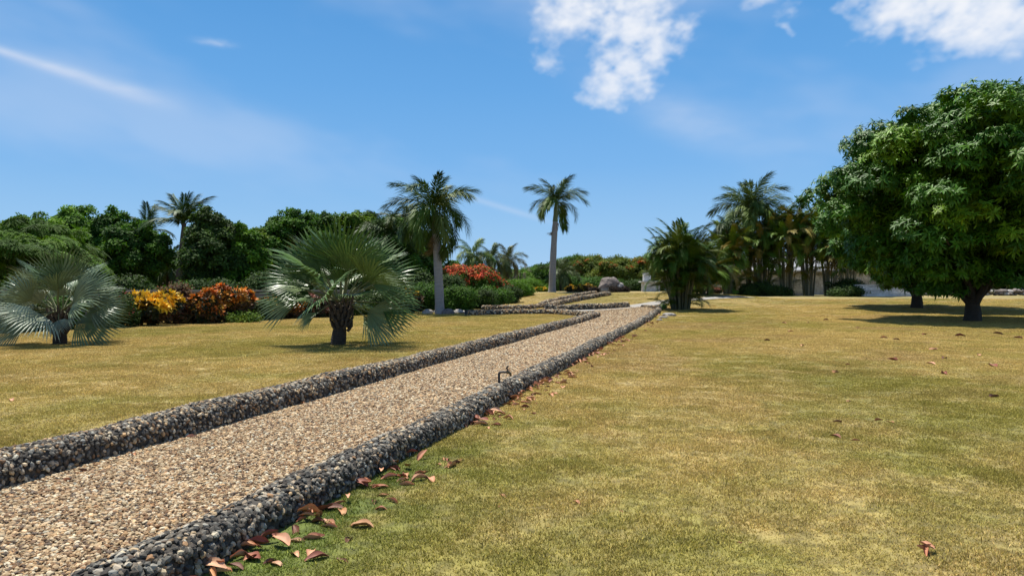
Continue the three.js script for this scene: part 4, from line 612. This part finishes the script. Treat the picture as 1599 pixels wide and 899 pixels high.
[[668, 489.6, 0.35], [700, 490, 0.4], [716, 488.5, 0.3]].forEach(([px, py, s], i) => { const o = mesh('rock', boulder(30 + i, s, s * 0.7, s), i === 1 ? M.rock : M.paleRock); const p = spot(px, py); o.position.set(p.x, p.y + s * 0.12, p.z); tag(o, ['rock on the border side of the royal palm foot', 'dark rock touching the royal palm foot', 'pale rock between the royal palm and side walk'][i], 'rock', 'rocks round the royal palm'); });
{
  const p = at(1560, 82), o = thing('rubble_wall', 'low brown rubble wall beyond the mango trees', 'wall', p), r = rngOf(8);
  for (let k = 0; k < 70; k++) { const s = 0.28 + r() * 0.22, m = mesh('stone', FINE[k % 3], k % 4 ? M.rock : M.paleRock, o); m.position.set(lerp(-11, 9, (k % 35) / 34) + (r() - 0.5) * 0.2, 0.15 + Math.floor(k / 35) * 0.34 + r() * 0.08, (r() - 0.5) * 0.2); m.scale.set(s * 2.2, s * 1.7, s * 1.8); m.rotation.y = r() * 6; }
}

// ------------------------------------------------------------------ standpipe tap
{
  const d = 10.3, x = rightEdge(d) + 0.1, o = thing('garden_tap', 'thin dark standpipe with bent arm and tap on the leafy kerb', 'tap', ground(x, d)), g = new Geo();
  g.tube([V(0, 0, 0), V(0, 0.2, 0), V(0, 0.36, 0)], [0.019, 0.019, 0.019], 10); mesh('riser', g.build(), M.metal, o);
  const a = new Geo(); a.tube(bend([V(0, 0.345, 0), V(0.012, 0.372, 0), V(0.05, 0.378, 0), V(0.12, 0.376, 0)], 10), () => 0.017, 10); mesh('arm', a.build(), M.metal, o);
  const t = new Geo(); t.tube(bend([V(0.11, 0.376, 0), V(0.15, 0.372, 0), V(0.17, 0.35, 0), V(0.172, 0.315, 0)], 8), (q) => lerp(0.024, 0.016, q), 10); const tap = mesh('spout', t.build(), M.brass, o);
  const hnd = new Geo(); hnd.tube([V(0.128, 0.39, 0), V(0.128, 0.43, 0)], [0.01, 0.01], 8); hnd.tube([V(0.105, 0.428, -0.012), V(0.128, 0.452, 0), V(0.13, 0.475, 0.012)], [0.011, 0.013, 0.009], 8); mesh('handle', hnd.build(), M.metal, tap);
}

// ------------------------------------------------------------------ fallen leaves
{
  const geos = [], r0 = rngOf(900);
  for (let k = 0; k < 7; k++) {
    const g = new Geo(), nu = 7, nv = 4, curl = 1.2 + r0() * 2.2, arch = (r0() - 0.5) * 1.1, twist = (r0() - 0.5) * 2.6, ids = [];
    for (let i = 0; i <= nu; i++) for (let j = 0; j <= nv; j++) {
      const t = i / nu, s = j / nv * 2 - 1, w = 0.24 * Math.pow(Math.sin(Math.PI * (0.06 + 0.9 * Math.pow(t, 1.25))), 0.8), a = s * curl * 0.7, tw = twist * (t - 0.5);
      const y0 = w * (1 - Math.cos(a)) * 1.0 / Math.max(0.3, curl * 0.5), x0 = w * Math.sin(a) / Math.max(0.5, curl * 0.6), f = (0.8 + 0.4 * noise(t * 5 + k, s * 3)) * (Math.abs(s) < 0.1 ? 1.15 : 1);
      ids.push(g.v(t - 0.5, y0 * Math.cos(tw) + x0 * Math.sin(tw) + arch * (t - 0.5) * (t - 0.5) + 0.1 * noise(t * 6 + k * 3, s * 3.5), x0 * Math.cos(tw) - y0 * Math.sin(tw), [f, f * 0.98, f * 0.95]));
    }
    for (let i = 0; i < nu; i++) for (let j = 0; j < nv; j++) { const o = i * (nv + 1) + j; g.q(ids[o], ids[o + 1], ids[o + nv + 2], ids[o + nv + 1]); }
    const b = g.build(); b.computeBoundingBox(); b.translate(0, -b.boundingBox.min.y, 0); geos.push(b);
  }
  const browns = [[0.45, 0.215, 0.11], [0.34, 0.13, 0.06], [0.52, 0.29, 0.16], [0.14, 0.055, 0.028], [0.48, 0.24, 0.13], [0.2, 0.06, 0.032], [0.4, 0.2, 0.08]].map((c) => std(c, 0.7, { vertexColors: true }));
  const r = rngOf(901), drop = (x, d, size, lift, label, group, dark) => { const o = mesh('fallen_leaf', pick(r, geos), dark ? browns[3 + Math.floor(r() * 3)] : pick(r, browns), null); o.position.set(x, H(x, -d) - 0.004 + lift, -d); o.rotation.set((r() - 0.5) * (lift > 0 ? 0.8 : 0.2), r() * 6.283, (r() - 0.5) * (lift > 0 ? 0.8 : 0.2)); o.scale.set(size, size * (0.6 + r() * 0.6), size * (0.8 + r() * 0.5)); tag(o, label, 'leaf', group); };
  const kl = 'dry curled brown leaf heaped against the outer side of the low kerb';
  for (let i = 0; i < 380; i++) {
    const d = 3.4 + Math.pow(r(), 1.2) * 20; if (noise(d * 1.3, 3) < 0.3 && d > 4.6) continue;
    const away = Math.pow(r(), 2.1) * 0.5;
    drop(rightEdge(d) + 0.365 + away, d, 0.08 + r() * 0.09, away < 0.16 ? r() * 0.06 : 0, kl, 'dry leaves along the kerb');
  }
  for (let i = 0; i < 26; i++) { const d = 22 + r() * 20; drop(rightEdge(d) + 0.35 + r() * 0.6, d, 0.13 + r() * 0.1, 0.01, 'dry leaf in the thin line beside the far part of the low kerb', 'far dry leaves by the kerb', true); }
  for (const [px, py, s] of [[613, 783, 0.13], [535, 880, 0.12], [545, 843, 0.1], [785, 775, 0.1], [900, 787, 0.09], [970, 800, 0.06], [778, 793, 0.04], [685, 727, 0.06], [776, 740, 0.07], [833, 646, 0.09], [813, 634, 0.08], [1012, 730, 0.05], [1305, 682, 0.14], [1335, 688, 0.1], [1308, 660, 0.12], [1305, 582, 0.2], [1372, 657, 0.1], [1391, 659, 0.14], [1235, 518, 0.22], [1198, 532, 0.2], [1253, 540, 0.25], [1395, 562, 0.22], [1400, 531, 0.22], [1444, 523, 0.2], [1458, 546, 0.28], [1454, 568, 0.24], [1475, 560, 0.24], [1530, 555, 0.24], [1551, 572, 0.3], [1553, 620, 0.22], [1475, 584, 0.2], [1427, 586, 0.16], [1326, 627, 0.12], [1324, 570, 0.12], [17, 626, 0.16], [110, 735, 0.07], [905, 712, 0.04], [1164, 740, 0.04], [1154, 851, 0.04], [1290, 500, 0.3], [1340, 512, 0.3], [1225, 505, 0.3], [1380, 528, 0.25], [1500, 525, 0.3], [1560, 522, 0.35], [1590, 528, 0.3], [1262, 504, 0.25], [1110, 508, 0.2]]) { const p = spot(px, py); drop(p.x, -p.z, s, 0, 'dry brown leaf lying alone on the open lawn', 'scattered dry leaves on the lawn', r() < 0.6); }
  { const p = spot(1443, 868); for (let k = 0; k < 5; k++) { const o = mesh('fallen_leaf', geos[k], browns[k % 5], null); o.position.set(p.x + (r() - 0.5) * 0.07, p.y + 0.01 + k * 0.008, p.z + (r() - 0.5) * 0.05); o.rotation.set((r() - 0.5) * 0.7, r() * 6, (r() - 0.5) * 0.7); o.scale.setScalar(0.09); tag(o, 'crumpled brown leaf in the small heap alone on the lawn', 'leaf', 'small heap of leaves'); } }
  for (const [d, side] of [[6.0, 0.2], [6.6, 0.12], [7.4, 0.1], [5.7, 0.3], [9.5, 0.08], [8.5, 1.2], [11, 0.1]]) drop(leftEdge(d) + side, d, 0.12, 0.03, 'dry leaf lying on the gravel at the foot of the tall kerb', 'dry leaves on the gravel');
}
renderer.render(scene, camera);
